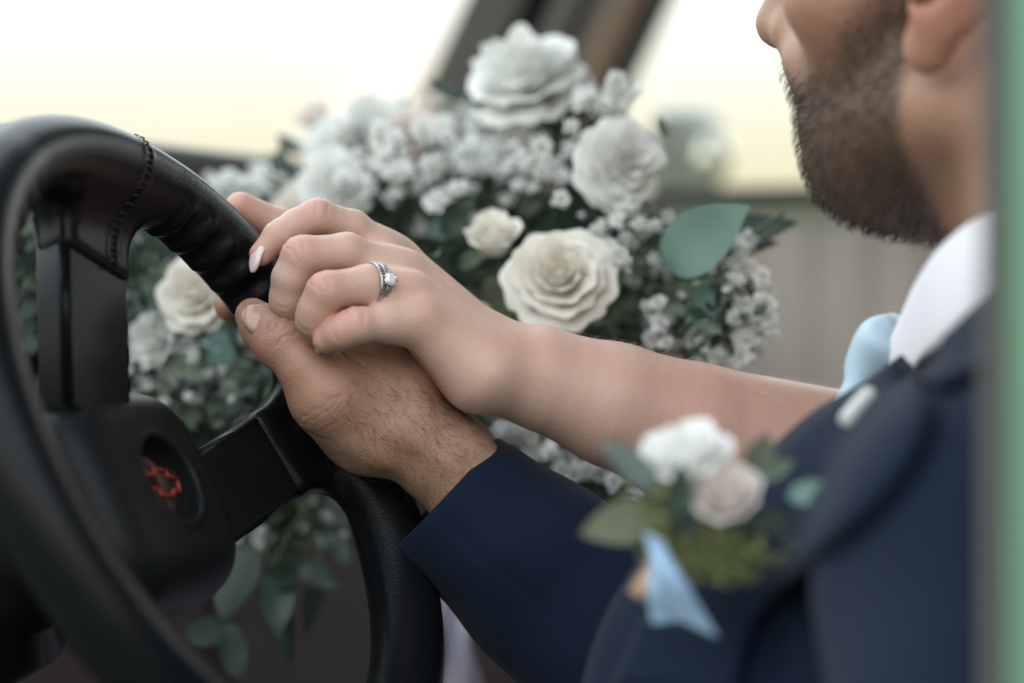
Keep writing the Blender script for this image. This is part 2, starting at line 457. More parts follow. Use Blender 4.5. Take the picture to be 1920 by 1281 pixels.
# stitches across the seam
stv, stf = tube([(-.0019, -.0010, 0), (-.0010, 0, .0008), (.0010, 0, .0008), (.0019, .0010, 0)], .00034, 6)
st_me = None
rim_bvh = BVHTree.FromPolygons([tuple(v) for v in V], [tuple(q) for q in Q])
c, ax, L = spoke_frame(*SPK[0]); sd2 = Vector((ax[0][0], ax[0][1], 0)).normalized(); sw2 = Vector(ax[1])
yy = .002
while yy < .09:
    q0 = Vector(c) + sw2 * SEAM_W + sd2 * (.020 + yy)
    hit = rim_bvh.ray_cast(Vector((q0.x, q0.y, .05)), Vector((0, 0, -1)))
    if hit[0] is None: break
    if st_me is None:
        o = mesh_obj('stitch', stv, stf, mat('black_thread', (.014, .015, .016), .5), wheel); st_me = o.data
    else:
        o = link(bpy.data.objects.new('stitch', st_me), wheel)
    nrm = hit[1]
    xx = -sw2; yv = nrm.cross(xx).normalized(); xx = yv.cross(nrm)
    o.matrix_local = Matrix.Translation(hit[0] + nrm * .0001) @ Matrix((xx, yv, nrm)).transposed().to_4x4()
    yy += .0033 * max(.35, nrm.z)

for a0, a1 in SPK:
    c, ax, L = spoke_frame(a0, a1)
    bm = bmesh.new()
    # six sided bar: flat face with wide chamfers down both long edges
    prof = [(-.0195, -.008), (-.0195, .0042), (-.0172, .0068), (.0172, .0068), (.0195, .0042), (.0195, -.008)]
    vs = [[bm.verts.new((x, y, z)) for y, z in prof] for x in (-L / 2 - .004, L / 2 + .004)]
    for i in range(6): bm.faces.new((vs[0][i], vs[0][(i + 1) % 6], vs[1][(i + 1) % 6], vs[1][i]))
    bm.faces.new(vs[0][::-1]); bm.faces.new(vs[1]); bmesh.ops.recalc_face_normals(bm, faces=bm.faces)
    bmesh.ops.bevel(bm, geom=[e for e in bm.edges if abs((e.verts[0].co - e.verts[1].co).x) > .01], offset=.0012, segments=2, profile=.5, affect='EDGES')
    R3 = Matrix([list(r) for r in ax]).transposed()
    bmesh.ops.transform(bm, matrix=Matrix.Translation(c) @ R3.to_4x4(), verts=bm.verts)
    me = bpy.data.meshes.new('spoke'); bm.to_mesh(me); bm.free(); me.materials.append(plastic)
    me.polygons.foreach_set('use_smooth', np.ones(len(me.polygons), bool))
    o = link(bpy.data.objects.new('spoke', me), wheel)
    md = o.modifiers.new('wn', 'WEIGHTED_NORMAL')

HC = (-.001, -.0022)
def f_hub(p):
    q = p.copy(); q[:, 0] -= HC[0]; q[:, 1] -= HC[1]
    dome = -.0175 - 1.6 * (q[:, 0] ** 2 + q[:, 1] ** 2)
    e2 = np.abs(q[:, :2]) - (np.array([.0485, .0445], np.float32) - .027)
    d2 = np.sqrt((np.maximum(e2, 0) ** 2).sum(1)) + np.minimum(e2.max(1), 0) - .027
    d = smax(d2, -(q[:, 2] + .063), .012)
    d = smax(d, (q[:, 2] - dome) * .92, .020)
    r = np.sqrt(q[:, 0] ** 2 + q[:, 1] ** 2)
    d = smin(d, np.sqrt((r - .0185) ** 2 + (q[:, 2] + .0185) ** 2) - .0014, .003)
    d = smax(d, -np.maximum(r - .0172, -.0255 - q[:, 2]), .0012)
    d = d + .0012 * np.exp(-((q[:, 2] + .047) / .0009) ** 2)          # seam between pad and base
    return d
V, Q = sdf_mesh(f_hub, (-.07, -.07, -.075), (.07, .07, -.005), .0011)
mesh_obj('hub_pad', V, Q, pad, wheel)
# emblem: dark domed lens with a red outlined bow tie badge
EM = Vector((HC[0], HC[1], -.0262))
bm = bmesh.new()
bmesh.ops.create_uvsphere(bm, u_segments=40, v_segments=16, radius=1, matrix=Matrix.Translation(EM) @ Matrix.Diagonal((.0172, .0172, .0045, 1)))
me = bpy.data.meshes.new('emblem_disc'); bm.to_mesh(me); bm.free()
me.materials.append(mat('dark_emblem_lens', (.012, .009, .010), .1, coat=.4)); me.polygons.foreach_set('use_smooth', np.ones(len(me.polygons), bool))
disc = link(bpy.data.objects.new('emblem_disc', me), wheel); disc['label'] = 'dark glossy round emblem disc'
bt = [(-.0125, -.0030), (-.0112, .0030), (-.0045, .0030), (-.0036, .0054), (.0052, .0054), (.0045, .0030), (.0125, .0030),
      (.0112, -.0030), (.0045, -.0030), (.0036, -.0054), (-.0052, -.0054), (-.0045, -.0030)]
ca, sa = math.cos(-.12), math.sin(-.12)
bp_ = []
for i in range(len(bt)):
    for s_ in (.06, .5, .94):
        x = bt[i][0] * (1 - s_) + bt[(i + 1) % len(bt)][0] * s_; y = bt[i][1] * (1 - s_) + bt[(i + 1) % len(bt)][1] * s_
        x, y = x * ca - y * sa, x * sa + y * ca
        bp_.append((EM.x + x, EM.y + y, EM.z + .0045 * math.sqrt(max(0, 1 - (x * x + y * y) / .0172 ** 2)) + .0003))
bv, bf = tube(bp_ + bp_[:2], .00075, 8)
o = mesh_obj('badge', bv, bf, mat('red_badge', (.26, .030, .018), .35), wheel); o['label'] = 'red outlined bow tie badge'
# steering column behind the hub
cv, cf = tube([(0, 0, -.06), (0, 0, -.10), (0, 0, -.105), (0, 0, -.42)], [.03, .03, .042, .05], 28)
col_o = mesh_obj('steering_column', [WB @ Vector(v) for v in cv], cf, plastic); col_o['kind'] = 'structure'
# ------------------------------------------------------------------ the cab of the truck
CF = Vector((-.949, .315, 0)).normalized(); CR = Vector((CF.y, -CF.x, 0)); CZ = Vector((0, 0, 1))
CM = Matrix((CF, CR, CZ)).transposed()                       # columns: forward, passenger side, up
def car(fw, rt, z): return CF * fw + CR * rt + CZ * z
def cbox(name, f0, f1, r0, r1, z0, z1, m, parent=None, bevel=.004, kind='structure', axes=None):
    bm = bmesh.new(); A = axes or CM
    box_bm(bm, A @ Vector(((f0 + f1) / 2, (r0 + r1) / 2, (z0 + z1) / 2)), (f1 - f0, r1 - r0, z1 - z0), A, bevel=bevel)
    o = bm_obj(name, bm, m, parent, smooth=False)
    if parent is None and kind: o['kind'] = kind
    return o

m_dash = mat('dark_vinyl', (.040, .039, .034), .6, bump=[('noise', 700, .1, .0004)])
m_lower = mat('brown_vinyl', (.075, .057, .048), .6, bump=[('noise', 600, .1, .0004)])
m_olive = mat('olive_paint', (.27, .29, .21), .45)
m_trim = mat('grey_trim', (.30, .30, .27), .35)
m_card = mat('beige_vinyl', (.36, .305, .25), .6, bump=[('noise', 500, .1, .0005)], var=((.32, .27, .22), 9, .6))
m_rub = mat('black_rubber', (.012, .012, .013), .6)
m_pil = mat('dark_pillar_trim', (.060, .053, .048), .55)
m_pil2 = mat('grey_pillar_trim', (.115, .105, .098), .5)
m_pil3 = mat('brown_weatherstrip', (.165, .105, .065), .55)
m_green = mat('green_paint', (.12, .26, .16), .35, coat=.3)
m_seal = mat('grey_seal', (.075, .078, .072), .6)
m_floor = mat('floor_mat', (.03, .03, .03), .8)
m_roof = mat('headliner', (.22, .21, .19), .85, bump=[('noise', 900, .2, .0005)])
m_ground = mat('outside_ground', (.10, .105, .075), .9, var=((.06, .075, .04), 1.5, 1))
m_seat = mat('seat_vinyl', (.09, .075, .062), .55, bump=[('noise', 500, .15, .0006)])

gr = mesh_obj('ground', [(-60, -60, -1.35), (60, -60, -1.35), (60, 60, -1.35), (-60, 60, -1.35)], [(0, 1, 2, 3)], m_ground, smooth=False); gr['kind'] = 'structure'
cbox('floor', -.75, .95, .60, 1.86, -.80, -.77, m_floor)
cbox('ceiling', -.78, .42, .55, 1.90, .62, .66, m_roof, bevel=.012)
cbox('wall_back', -.80, -.76, .60, 1.90, -.77, .66, m_roof)
# dashboard: padded top roll and lower panel with a glove box lid
dash = empty('dashboard', car(.85, 1.1, -.1)); dash['kind'] = 'structure'
DA = Matrix(((-.871, .491, 0), (.491, .871, 0), (0, 0, 1)))       # the dash runs a little askew, following the curved windscreen
cbox('padded_top', .8105, 1.15, .60, 1.66, .0, .108, m_dash, dash, bevel=.008, axes=DA)
cbox('lower_panel', .825, 1.10, .60, 1.66, -.42, .004, m_lower, dash, bevel=.008, axes=DA)
cbox('glove_box_lid', .815, .830, 1.12, 1.56, -.24, -.05, m_lower, dash, bevel=.004, axes=DA)
cbox('lid_knob', .803, .817, 1.33, 1.35, -.08, -.065, m_trim, dash, bevel=.003, axes=DA)
# windscreen with its pane
def quad_slab(name, pts, th, m, parent=None):
    pts = [Vector(p) for p in pts]; n = (pts[1] - pts[0]).cross(pts[2] - pts[0]).normalized() * th
    V = pts + [p + n for p in pts]; k = len(pts)
    F_ = [tuple(range(k))[::-1], tuple(range(k, 2 * k))] + [(i, (i + 1) % k, (i + 1) % k + k, i + k) for i in range(k)]
    o = mesh_obj(name, V, F_, m, None, smooth=False)
    if parent is not None: put(o, parent)
    return o
m_glass = bpy.data.materials.new('window_glass'); m_glass.use_nodes = True
t = m_glass.node_tree; t.nodes.clear()
o_ = t.nodes.new('ShaderNodeOutputMaterial'); tr = t.nodes.new('ShaderNodeBsdfTransparent'); gl = t.nodes.new('ShaderNodeBsdfGlossy'); mx = t.nodes.new('ShaderNodeMixShader'); fr = t.nodes.new('ShaderNodeValue'); fr.outputs[0].default_value = .035; gl.inputs['Roughness'].default_value = .02; tr.inputs[0].default_value = (.97, .985, .97, 1)
t.links.new(fr.outputs[0], mx.inputs[0]); t.links.new(tr.outputs[0], mx.inputs[1]); t.links.new(gl.outputs[0], mx.inputs[2]); t.links.new(mx.outputs[0], o_.inputs[0])
ws = quad_slab('window_1', [car(.95, .58, .09), car(.85, 1.82, .09), car(.42, 1.82, .63), car(.42, .58, .63)], .004, m_glass); ws['kind'] = 'structure'
# passenger door: seal, painted strip, bead and pleated card
RD = 1.86
door = empty('door_1', car(.1, RD, -.2)); door['kind'] = 'structure'
cbox('window_seal', -.62, 1.0, RD - .012, RD + .03, .1115, .1215, m_rub, door, bevel=.003)
cbox('painted_strip', -.62, 1.0, RD, RD + .05, .084, .112, m_olive, door, bevel=.003)
cbox('trim_bead', -.62, 1.0, RD - .008, RD + .01, .0825, .0885, m_trim, door, bevel=.003)
ple = [-.62]
while ple[-1] < 1.0: ple.append(ple[-1] + .045)
pv = []; pf = []
for i, x in enumerate(np.linspace(-.62, 1.0, 325)):
    d_ = .006 * abs(math.sin(math.pi * (x - .272) / .045)) ** .5
    pv += [car(x, RD - .004 - d_, .087), car(x, RD - .004 - d_, -.45), car(x, RD + .02, -.45), car(x, RD + .02, .087)]
    if i: 
        b = 4 * i; a = b - 4
        pf += [(a, b, b + 1, a + 1), (a + 1, b + 1, b + 2, a + 2), (a + 3, a + 2, b + 2, b + 3), (a, a + 3, b + 3, b)]
put(mesh_obj('door_card', pv, pf, m_card), door)
cbox('armrest', -.2, .12, RD - .07, RD - .002, -.16, -.11, m_card, door, bevel=.015)
wp = quad_slab('window_2', [car(.56, RD + .012, .115), car(-.60, RD + .012, .115), car(-.60, RD - .05, .62), car(.32, RD - .05, .62)], .004, m_glass); wp['kind'] = 'structure'
# far windscreen pillar, built of the strips seen side by side
def pstrip(name, fa, fb, r0, r1, m, parent):
    """strip raked back: fa..fb is its width at z = .25"""
    k = -.50
    lo_z, hi_z = .10, .66
    V = []
    for z in (lo_z, hi_z):
        s = (z - .25) * k
        V += [car(fa + s, r0, z), car(fb + s, r0, z), car(fb + s, r1, z), car(fa + s, r1, z)]
    F_ = [(0, 1, 2, 3), (7, 6, 5, 4), (0, 4, 5, 1), (1, 5, 6, 2), (2, 6, 7, 3), (3, 7, 4, 0)]
    o = mesh_obj(name, V, F_, m, None, smooth=False); put(o, parent)
    bv = o.modifiers.new('b', 'BEVEL'); bv.width = .004; bv.segments = 2
pil = empty('trim_1', car(.58, RD, .12)); pil['kind'] = 'structure'
pstrip('pillar_cover', .662, .607, RD - .03, RD + .05, m_pil, pil)
pstrip('pillar_gap', .607, .590, RD + .00, RD + .05, m_rub, pil)
pstrip('pillar_frame', .590, .566, RD - .015, RD + .05, m_pil2, pil)
pstrip('pillar_groove', .566, .556, RD + .00, RD + .05, m_pil, pil)
pstrip('pillar_frame', .556, .542, RD - .01, RD + .05, m_pil2, pil)
pstrip('weatherstrip', .542, .512, RD - .02, RD + .04, m_pil3, pil)
pstrip('rubber_edge', .512, .505, RD - .01, RD + .04, m_rub, pil)
# driver's side: the near door edge at the right of the view, sill of the open door below
post = empty('trim_2', car(.03, .64, -.2)); post['kind'] = 'structure'
cbox('rubber_seal', .0738, .0815, .628, .66, -.30, .62, m_seal, post, bevel=.002)
cbox('painted_post', -.02, .0738, .622, .66, -.30, .64, m_green, post, bevel=.004)
cbox('wall_left', -.76, .90, .60, .65, -.80, -.36, m_green, bevel=.01)
# bench seat behind and under the two people
seat = empty('bench_seat', car(-.3, 1.1, -.77)); tag(seat, 'dark vinyl bench seat under the seated couple', 'seat')
cbox('seat_cushion', -.52, -.02, .68, 1.80, -.62, -.40, m_seat, seat, bevel=.04)
cbox('seat_base', -.50, -.06, .70, 1.78, -.77, -.60, m_rub, seat, bevel=.01)
cbox('backrest', -.70, -.50, .68, 1.80, -.60, .02, m_seat, seat, bevel=.05)

# passenger's outside mirror
mp = P(1290, 285, 2.02)
mir = empty('side_mirror', mp); tag(mir, 'grey outside mirror with a bright round face beyond the far window', 'mirror')
def f_mir(p):
    d = ell(p, (0, 0, 0), (.030, .030, .036)); d = smin(d, rbox(p, (-.002, .01, -.006), (.028, .026, .040), .010), .012)
    return smin(d, cap(p, (.0, .0, -.03), (.012, -.06, -.075), .011, .009), .01)
V, Q = sdf_mesh(f_mir, (-.05, -.09, -.1), (.05, .06, .06), .003)
mesh_obj('housing', V, Q, mat('weathered_metal', (.50, .53, .47), .4, metal=.2), mir)
bm = bmesh.new(); bmesh.ops.create_uvsphere(bm, u_segments=24, v_segments=12, radius=1, matrix=Matrix.Translation((.018, -.028, -.008)) @ Matrix.Diagonal((.017, .006, .019, 1)))
me = bpy.data.meshes.new('mirror_face'); bm.to_mesh(me); bm.free(); me.materials.append(mat('mirror_glass', (.9, .88, .8), .08, metal=1.0)); me.polygons.foreach_set('use_smooth', np.ones(len(me.polygons), bool))
link(bpy.data.objects.new('mirror_face', me), mir)

# ------------------------------------------------------------------ the groom: head, clothes
PSI = math.radians(38)
HO = Vector((.2005, .905, .1285)); PIT = math.radians(5)
h0 = Vector((-math.cos(PSI), math.sin(PSI), 0)); hl = Vector((-math.sin(PSI), -math.cos(PSI), 0))
hf = h0 * math.cos(PIT) + Vector((0, 0, math.sin(PIT))); hz = Vector((0, 0, math.cos(PIT))) - h0 * math.sin(PIT)
HM = np.array([hf, hl, hz], np.float32)                       # world -> head axes
def f_head(q):
    """q in head axes: forward, left, up; the ears lie at z = 0"""
    a = q.copy(); a[:, 1] = np.abs(a[:, 1])
    d = ell(a, (.0, 0, .062), (.098, .077, .084))
    d = smin(d, ell(a, (.043, 0, -.024), (.047, .057, .070)), .02)
    d = smin(d, cap(a, (.012, .050, -.044), (.066, .014, -.065), .019, .018), .018)
    d = smin(d, cap(a, (.071, 0, -.066), (.072, 0, -.063), .018, .018), .012)
    d = smin(d, ell(a, (.059, 0, -.050), (.034, .034, .030)), .015)
    d = smin(d, ell(a, (.078, 0, -.024), (.031, .030, .019)), .020)
    d = smin(d, ell(a, (.058, .050, -.006), (.024, .020, .018)), .018)
    d = smin(d, cap(a, (.085, 0, .048), (.076, .042, .046), .013, .012), .014)
    d = smax(d, -ell(a, (.098, .032, .024), (.014, .016, .012)), .012)
    d = smin(d, cap(a, (.096, 0, .034), (.116, 0, -.010), .0075, .0105), .010)
    d = smin(d, cap(a, (.105, .010, -.013), (.100, .010, -.014), .0080, .0080), .008)
    d = smin(d, cap(a, (.0950, 0, -.0450), (.085, .022, -.049), .0060, .004), .006)
    d = smin(d, cap(a, (.0935, 0, -.0570), (.084, .020, -.055), .0068, .004), .006)
    d = d + .0025 * np.exp(-((a[:, 2] + .0515) / .0016) ** 2) * np.clip((a[:, 0] - .073) / .01, 0, 1) * np.clip((.024 - a[:, 1]) / .006, 0, 1)
    d = smin(d, cap(a, (-.022, 0, -.04), (-.062, 0, -.20), .053, .055), .022)
    d = smin(d, cap(a, (-.022, .058, -.035), (-.014, .02, -.175), .013, .012), .022)
    e_ = ell(a, (-.002, .081, .006), (.018, .0075, .031), [[.97, .24, 0], [-.24, .97, 0], [0, 0, 1]])
    e_ = smin(e_, ell(a, (.006, .078, -.025), (.010, .006, .011)), .006)
    e_ = smax(e_, -ell(a, (.004, .090, .001), (.010, .0075, .014)), .004)
    e_ = smax(e_, -ell(a, (.006, .086, -.006), (.006, .014, .006)), .003)
    return smin(d, e_, .006)
def hw(p): return (p - np.array(HO, np.float32)) @ HM.T
hV, hQ = sdf_mesh(lambda p: f_head(p), (-.13, -.11, -.20), (.14, .11, .16), .0022, smooth=2)
hW = hV @ HM + np.array(HO)
def hp(f_, l_, z_): return HO + hf * f_ + hl * l_ + hz * z_
# hidden trunk and right arm that carry neck and hand
TB = px([(1935, 640, .94, 42), (1900, 1050, .96, 72), (1850, 1500, .97, 90)])
TA = [(np.array((.235, 1.075, -.085), np.float32), .05), (np.array(P(1330, 1420, 1.015), np.float32), .034), (np.array(P(1040, 1095, 1.010), np.float32), .021)]
tV, tQ = sdf_mesh(lambda p: smin(chain(p, TB, .02), smin(chain(p, TA, .01), cap(p, TB[0][0] + np.array((0, .03, -.04), np.float32), TA[0][0], .05, .05), .03), .03), (-.03, .76, -.32), (.32, 1.15, .10), .005)
V, Q = join_vq([(GV, GQ), (hW, hQ), (tV, tQ)])
gbody = mesh_obj('body', V, Q, skin_g); put(gbody, groom)
red = np.zeros(len(V)); brd = np.zeros(len(V))
n0 = len(GV); n1 = n0 + len(hV)
rr = .45 * near(GV, P(455, 575, .99), .009) + .30 * near(GV, P(528, 645, .977), .012) + .25 * near(GV, P(610, 740, .975), .014) + .5 * near(GV, G_ix[-1][0], .012) + .5 * near(GV, G_md[-1][0], .010) + .18 * near(GV, P(760, 790, .985), .02)
red[:n0] = rr
f_, l_, z_ = hV[:, 0], np.abs(hV[:, 1]), hV[:, 2]
def sstep(x): x = np.clip(x, 0, 1); return x * x * (3 - 2 * x)
up_b = np.interp(f_, [.005, .022, .03, .055, .085, .12], [.030, .030, .005, -.022, -.030, -.026])
bm_ = sstep((up_b - z_) / .022 + .3) * sstep((f_ - (.021 - .03 * (z_ + .03))) / .012 + .4) * sstep((z_ + .100) / .010) * (l_ < .074)
lips = np.exp(-(((z_ + .0515) / .010) ** 2)) * (f_ > .081) * (l_ < .02)
bm_ = bm_ * (1 - .8 * lips)
brd[n0:n1] = np.clip(bm_, 0, 1) * .78
red[n0:n1] = np.clip(.85 * near(np.stack([f_, l_, z_], 1), (-.002, .081, .001), .034) * 1.2 + .3 * near(np.stack([f_, l_, z_], 1), (.06, .05, -.01), .03) + .5 * lips, 0, .9)
set_attr(gbody, 'red', np.clip(red, 0, 1)); set_attr(gbody, 'beard', brd)

rng = np.random.default_rng(7)
def vnormals(V, Q):
    n = np.cross(V[Q[:, 2]] - V[Q[:, 0]], V[Q[:, 3]] - V[Q[:, 1]]); N = np.zeros_like(V)
    for k in range(4):
        for i in range(3): N[:, i] += np.bincount(Q[:, k], n[:, i], len(V))
    return N / np.maximum(np.linalg.norm(N, axis=1), 1e-12)[:, None]
def strands(name, root, dirs, nrm, length, rad, m, parent, bend=.5, seg=3):
    """thin tapered three sided hairs as one mesh"""
    n = len(root); Vs = []; Fs = []
    t_ = np.linspace(0, 1, seg + 1)
    side = np.cross(dirs, nrm); side /= np.maximum(np.linalg.norm(side, axis=1), 1e-9)[:, None]
    cur = rng.normal(size=(n, 1)) * bend
    for j, tt in enumerate(t_):
        c = root + (dirs * tt + side * cur * tt * tt * .5 + nrm * (.22 * math.sin(tt * 2.6))) * length[:, None]
        r_ = rad * (1 - .75 * tt)
        for k in range(3):
            a = 2 * math.pi * k / 3
            Vs.append(c + (side * math.cos(a) + nrm * math.sin(a)) * r_)
    Vs = np.stack(Vs, 1).reshape(-1, 3); m3 = 3 * (seg + 1)
    base = np.arange(n)[:, None] * m3
    q = []
    for j in range(seg):
        for k in range(3): q.append([j * 3 + k, j * 3 + (k + 1) % 3, (j + 1) * 3 + (k + 1) % 3, (j + 1) * 3 + k])
    Fq = (base[:, :, None] + np.array(q)[None]).reshape(-1, 4)
    o = mesh_obj(name, Vs, Fq, m, None); put(o, parent); o['kind'] = 'stuff'
    return o
m_hair = mat('dark_brown_hair', (.038, .025, .016), .55)
m_down = mat('pale_fine_hair', (.62, .47, .36), .5)
hN = vnormals(hV, hQ)
wgt = bm_ ** 1.5; idx = rng.choice(len(hV), 6500, p=wgt / wgt.sum())
dl = np.stack([.35 + .2 * rng.normal(size=6500), .25 * rng.normal(size=6500), -.8 + .2 * rng.normal(size=6500)], 1)
dl -= hN[idx] * ((dl * hN[idx]).sum(1) - .35)[:, None]; dl /= np.linalg.norm(dl, axis=1)[:, None]
strands('beard', hV[idx] @ HM + np.array(HO), dl @ HM, hN[idx] @ HM, rng.uniform(.0025, .0055, 6500), .00013, m_hair, groom)
# short hair cap
def f_hair(q):
    d = ell(q, (-.008, 0, .064), (.106, .085, .091))
    cut = np.maximum(q[:, 2] * -1 + np.interp(q[:, 0], [-.12, -.05, -.025, .0, .02, .05, .09], [-.07, -.065, -.03, .035, .005, .07, .10]), -10)
    return smax(smax(d, cut, .008), -(f_head(q) - .0008), .003)
kV, kQ = sdf_mesh(f_hair, (-.13, -.1, -.09), (.12, .1, .17), .003)
put(mesh_obj('hair', kV @ HM + np.array(HO), kQ, mat('dark_hair_mass', (.035, .022, .014), .6, bump=[('noise', 900, .5, .002)])), groom)
for s in (-1, 1):
    bm = bmesh.new(); bmesh.ops.create_uvsphere(bm, u_segments=16, v_segments=10, radius=.0115, matrix=Matrix.Translation(hp(.083, s * .032, .024)))
    bm_obj('eye', bm, mat('eye_white', (.7, .66, .62), .2), groom)
# fine hair on hand, wrist and forearm
def arm_hair(V, Q, m_, sel, n, dvec, jit, ln, rad, parent, name, bend=.8):
    N = vnormals(V, Q)
    pxx = 960 + FPX * V[:, 0] / V[:, 1]; pyy = 640.5 - FPX * V[:, 2] / V[:, 1]
    ww = sel(pxx, pyy) * (N[:, 1] < .25); i = rng.choice(len(V), n, p=ww / ww.sum())
    d = np.array(dvec, float)[None] + rng.normal(size=(n, 3)) * jit
    d -= N[i] * (d * N[i]).sum(1)[:, None]; d /= np.linalg.norm(d, axis=1)[:, None]
    d = d * .95 + N[i] * .18
    return strands(name, V[i], d, N[i], rng.uniform(*ln, n), rad, m_, parent, bend)
arm_hair(GV, GQ, m_hair, lambda x, y: np.exp(-(((x - 800) * .78 + (y - 800) * .62) / 130) ** 2) * np.exp(-(((x - 790) * .62 - (y - 800) * .78) / 95) ** 2) * (x < 930) + .05 * (x > 640) * (x < 760) * (y > 660) * (y < 780), 1500, (.55, 0, -.75), .33, (.004, .0095), .000055, groom, 'hand_hair')
arm_hair(V1, Q1, m_down, lambda x, y: np.clip((x - 1050) / 250, 0, 1) * (x < 1620), 2200, (.25, -.1, -.9), .25, (.003, .006), .00003, bride, 'arm_down', .4)

# suit jacket: trunk with near shoulder and arm
m_suit = mat('navy_wool', (.0054, .0130, .0305), .8, var=((.0045, .0102, .0250), 25, .6), bump=[('noise', 1500, .3, .0006)], sheen=.05, spec=.12)
JA = px([(2140, 822, .92, 52), (1815, 1180, .885, 88), (1600, 1380, .88, 92), (1560, 1900, .90, 110)])
JS = px([(2055, 850, .80, 57), (1910, 1110, .735, 56), (1880, 1500, .70, 54), (1800, 2300, .70, 48)])
def f_jack(p):
    d = chain(p, JA, .03); d = smin(d, chain(p, JS, .03), .035)
    d = smin(d, cap(p, JA[0][0], JS[0][0], .05, .05), .02)
    w_ = p[:, 0] * 60 + p[:, 2] * 38
    d = d + .0022 * np.sin(w_ + 2.0 * np.sin(p[:, 2] * 31) + 1.2 * np.sin(p[:, 1] * 40)) * np.clip((.02 - p[:, 2]) / .1, 0, 1)
    fold = np.abs((p[:, 0] - .084) + .30 * (p[:, 2] + .09))
    return d + .006 * np.exp(-(fold / .010) ** 2) * np.clip((-.06 - p[:, 2]) / .04, 0, 1)
jV, jQ = sdf_mesh(f_jack, (-.02, .60, -.42), (.36, 1.05, .10), .0038, smooth=3)
jack = mesh_obj('jacket', jV, jQ, m_suit); put(jack, groom)
jb = BVHTree.FromPolygons([tuple(v) for v in jV], [tuple(q) for q in jQ])
def on_jacket(x, y, lift):
    d = P(x, y, 1).normalized(); h = jb.ray_cast(Vector((0, 0, 0)), d)
    if h[0] is None:
        best = None
        for Y in np.linspace(.74, 1.0, 27):
            c = P(x, y, Y); nn = jb.find_nearest(c)
            if best is None or nn[3] < best[0]: best = (nn[3], c, nn[1])
        return best[1] - Vector((0, lift * .2, 0))
    return h[0] + (h[1] * .5 - d * .5) * lift
def drape(name, E1, E2, lift, m, parent, nu=24, nv=9, th=.0035, lift2=None):
    a = spline([(x, y, 0) for x, y in E1], nu); b = spline([(x, y, 0) for x, y in E2], nu); V = []
    lift2 = lift if lift2 is None else lift2
    for i in range(nu):
        for j in range(nv):
            t_ = j / (nv - 1); q = a[i] * (1 - t_) + b[i] * t_
            V.append(on_jacket(q[0], q[1], lift * (1 - t_) + lift2 * t_))
    V = np.array([tuple(v) for v in V]).reshape(nu, nv, 3)
    for _ in range(3):                                        # relax depth jumps
        W_ = V.copy(); W_[1:-1] = (V[:-2] + V[2:] + 2 * V[1:-1]) / 4; V = W_
    V = V.reshape(-1, 3)
    F_ = [(i * nv + j, i * nv + j + 1, (i + 1) * nv + j + 1, (i + 1) * nv + j) for i in range(nu - 1) for j in range(nv - 1)]
    o = mesh_obj(name, V, F_, m); put(o, parent)
    sd_ = o.modifiers.new('s', 'SOLIDIFY'); sd_.thickness = th; sd_.offset = 0
    return o
col_o = drape('jacket_collar', [(1890, 525), (1805, 610), (1742, 662), (1690, 700)], [(1970, 600), (1900, 680), (1830, 715), (1765, 742)], .005, m_suit, groom)
lap = drape('lapel', [(1690, 670), (1580, 766), (1480, 852), (1390, 952), (1300, 1060), (1225, 1170), (1165, 1300)],
            [(1752, 770), (1735, 850), (1665, 950), (1560, 1040), (1470, 1120), (1410, 1200), (1385, 1310)], .010, m_suit, groom, lift2=.006)
# right sleeve, open at the cuff
sp = [P(833, 925, 1.018), P(905, 985, 1.014), P(1040, 1092, 1.010), P(1180, 1225, 1.008), P(1330, 1420, 1.015), Vector((.150, 1.045, -.145)), Vector((.235, 1.075, -.085))]
sr = [.0325, .0350, .0405, .046, .052, .056, .058]
cen = spline(sp, 60); rad = spline([(r_, 0, 0) for r_ in sr], 60)
V = []; nS = 64
for i in range(60):
    t_ = Vector(cen[min(i + 1, 59)] - cen[max(i - 1, 0)]).normalized()
    if i < 6: t_ = Vector((.70, .0, -.66)).lerp(t_, i / 6).normalized()
    x_ = (Vector((0, 1, 0)) - t_ * t_.y).normalized(); y_ = t_.cross(x_)
    for k in range(nS):
        a = 2 * math.pi * k / nS
        r_ = rad[i][0] * (1 + (.018 * math.sin(3 * a + i * .35) + .020 * math.sin(i * .55 + 2 * math.cos(a) + 1.5 * math.sin(a * 2 + i * .1))) * min(1, i / 14))
        r_ -= .0010 * math.exp(-((a - 3.35) / .035) ** 2)
        V.append(Vector(cen[i]) + (x_ * math.cos(a) * (1.12 if i < 12 else 1.0 + .12 * max(0, 1 - (i - 12) / 8)) + y_ * math.sin(a)) * r_)
F_ = [(i * nS + k, i * nS + (k + 1) % nS, (i + 1) * nS + (k + 1) % nS, (i + 1) * nS + k) for i in range(59) for k in range(nS)]
slv = mesh_obj('sleeve', V, F_, m_suit); put(slv, groom)
md = slv.modifiers.new('s', 'SOLIDIFY'); md.thickness = .0024; md.offset = -1
md = slv.modifiers.new('ss', 'SUBSURF'); md.levels = 1; md.render_levels = 1
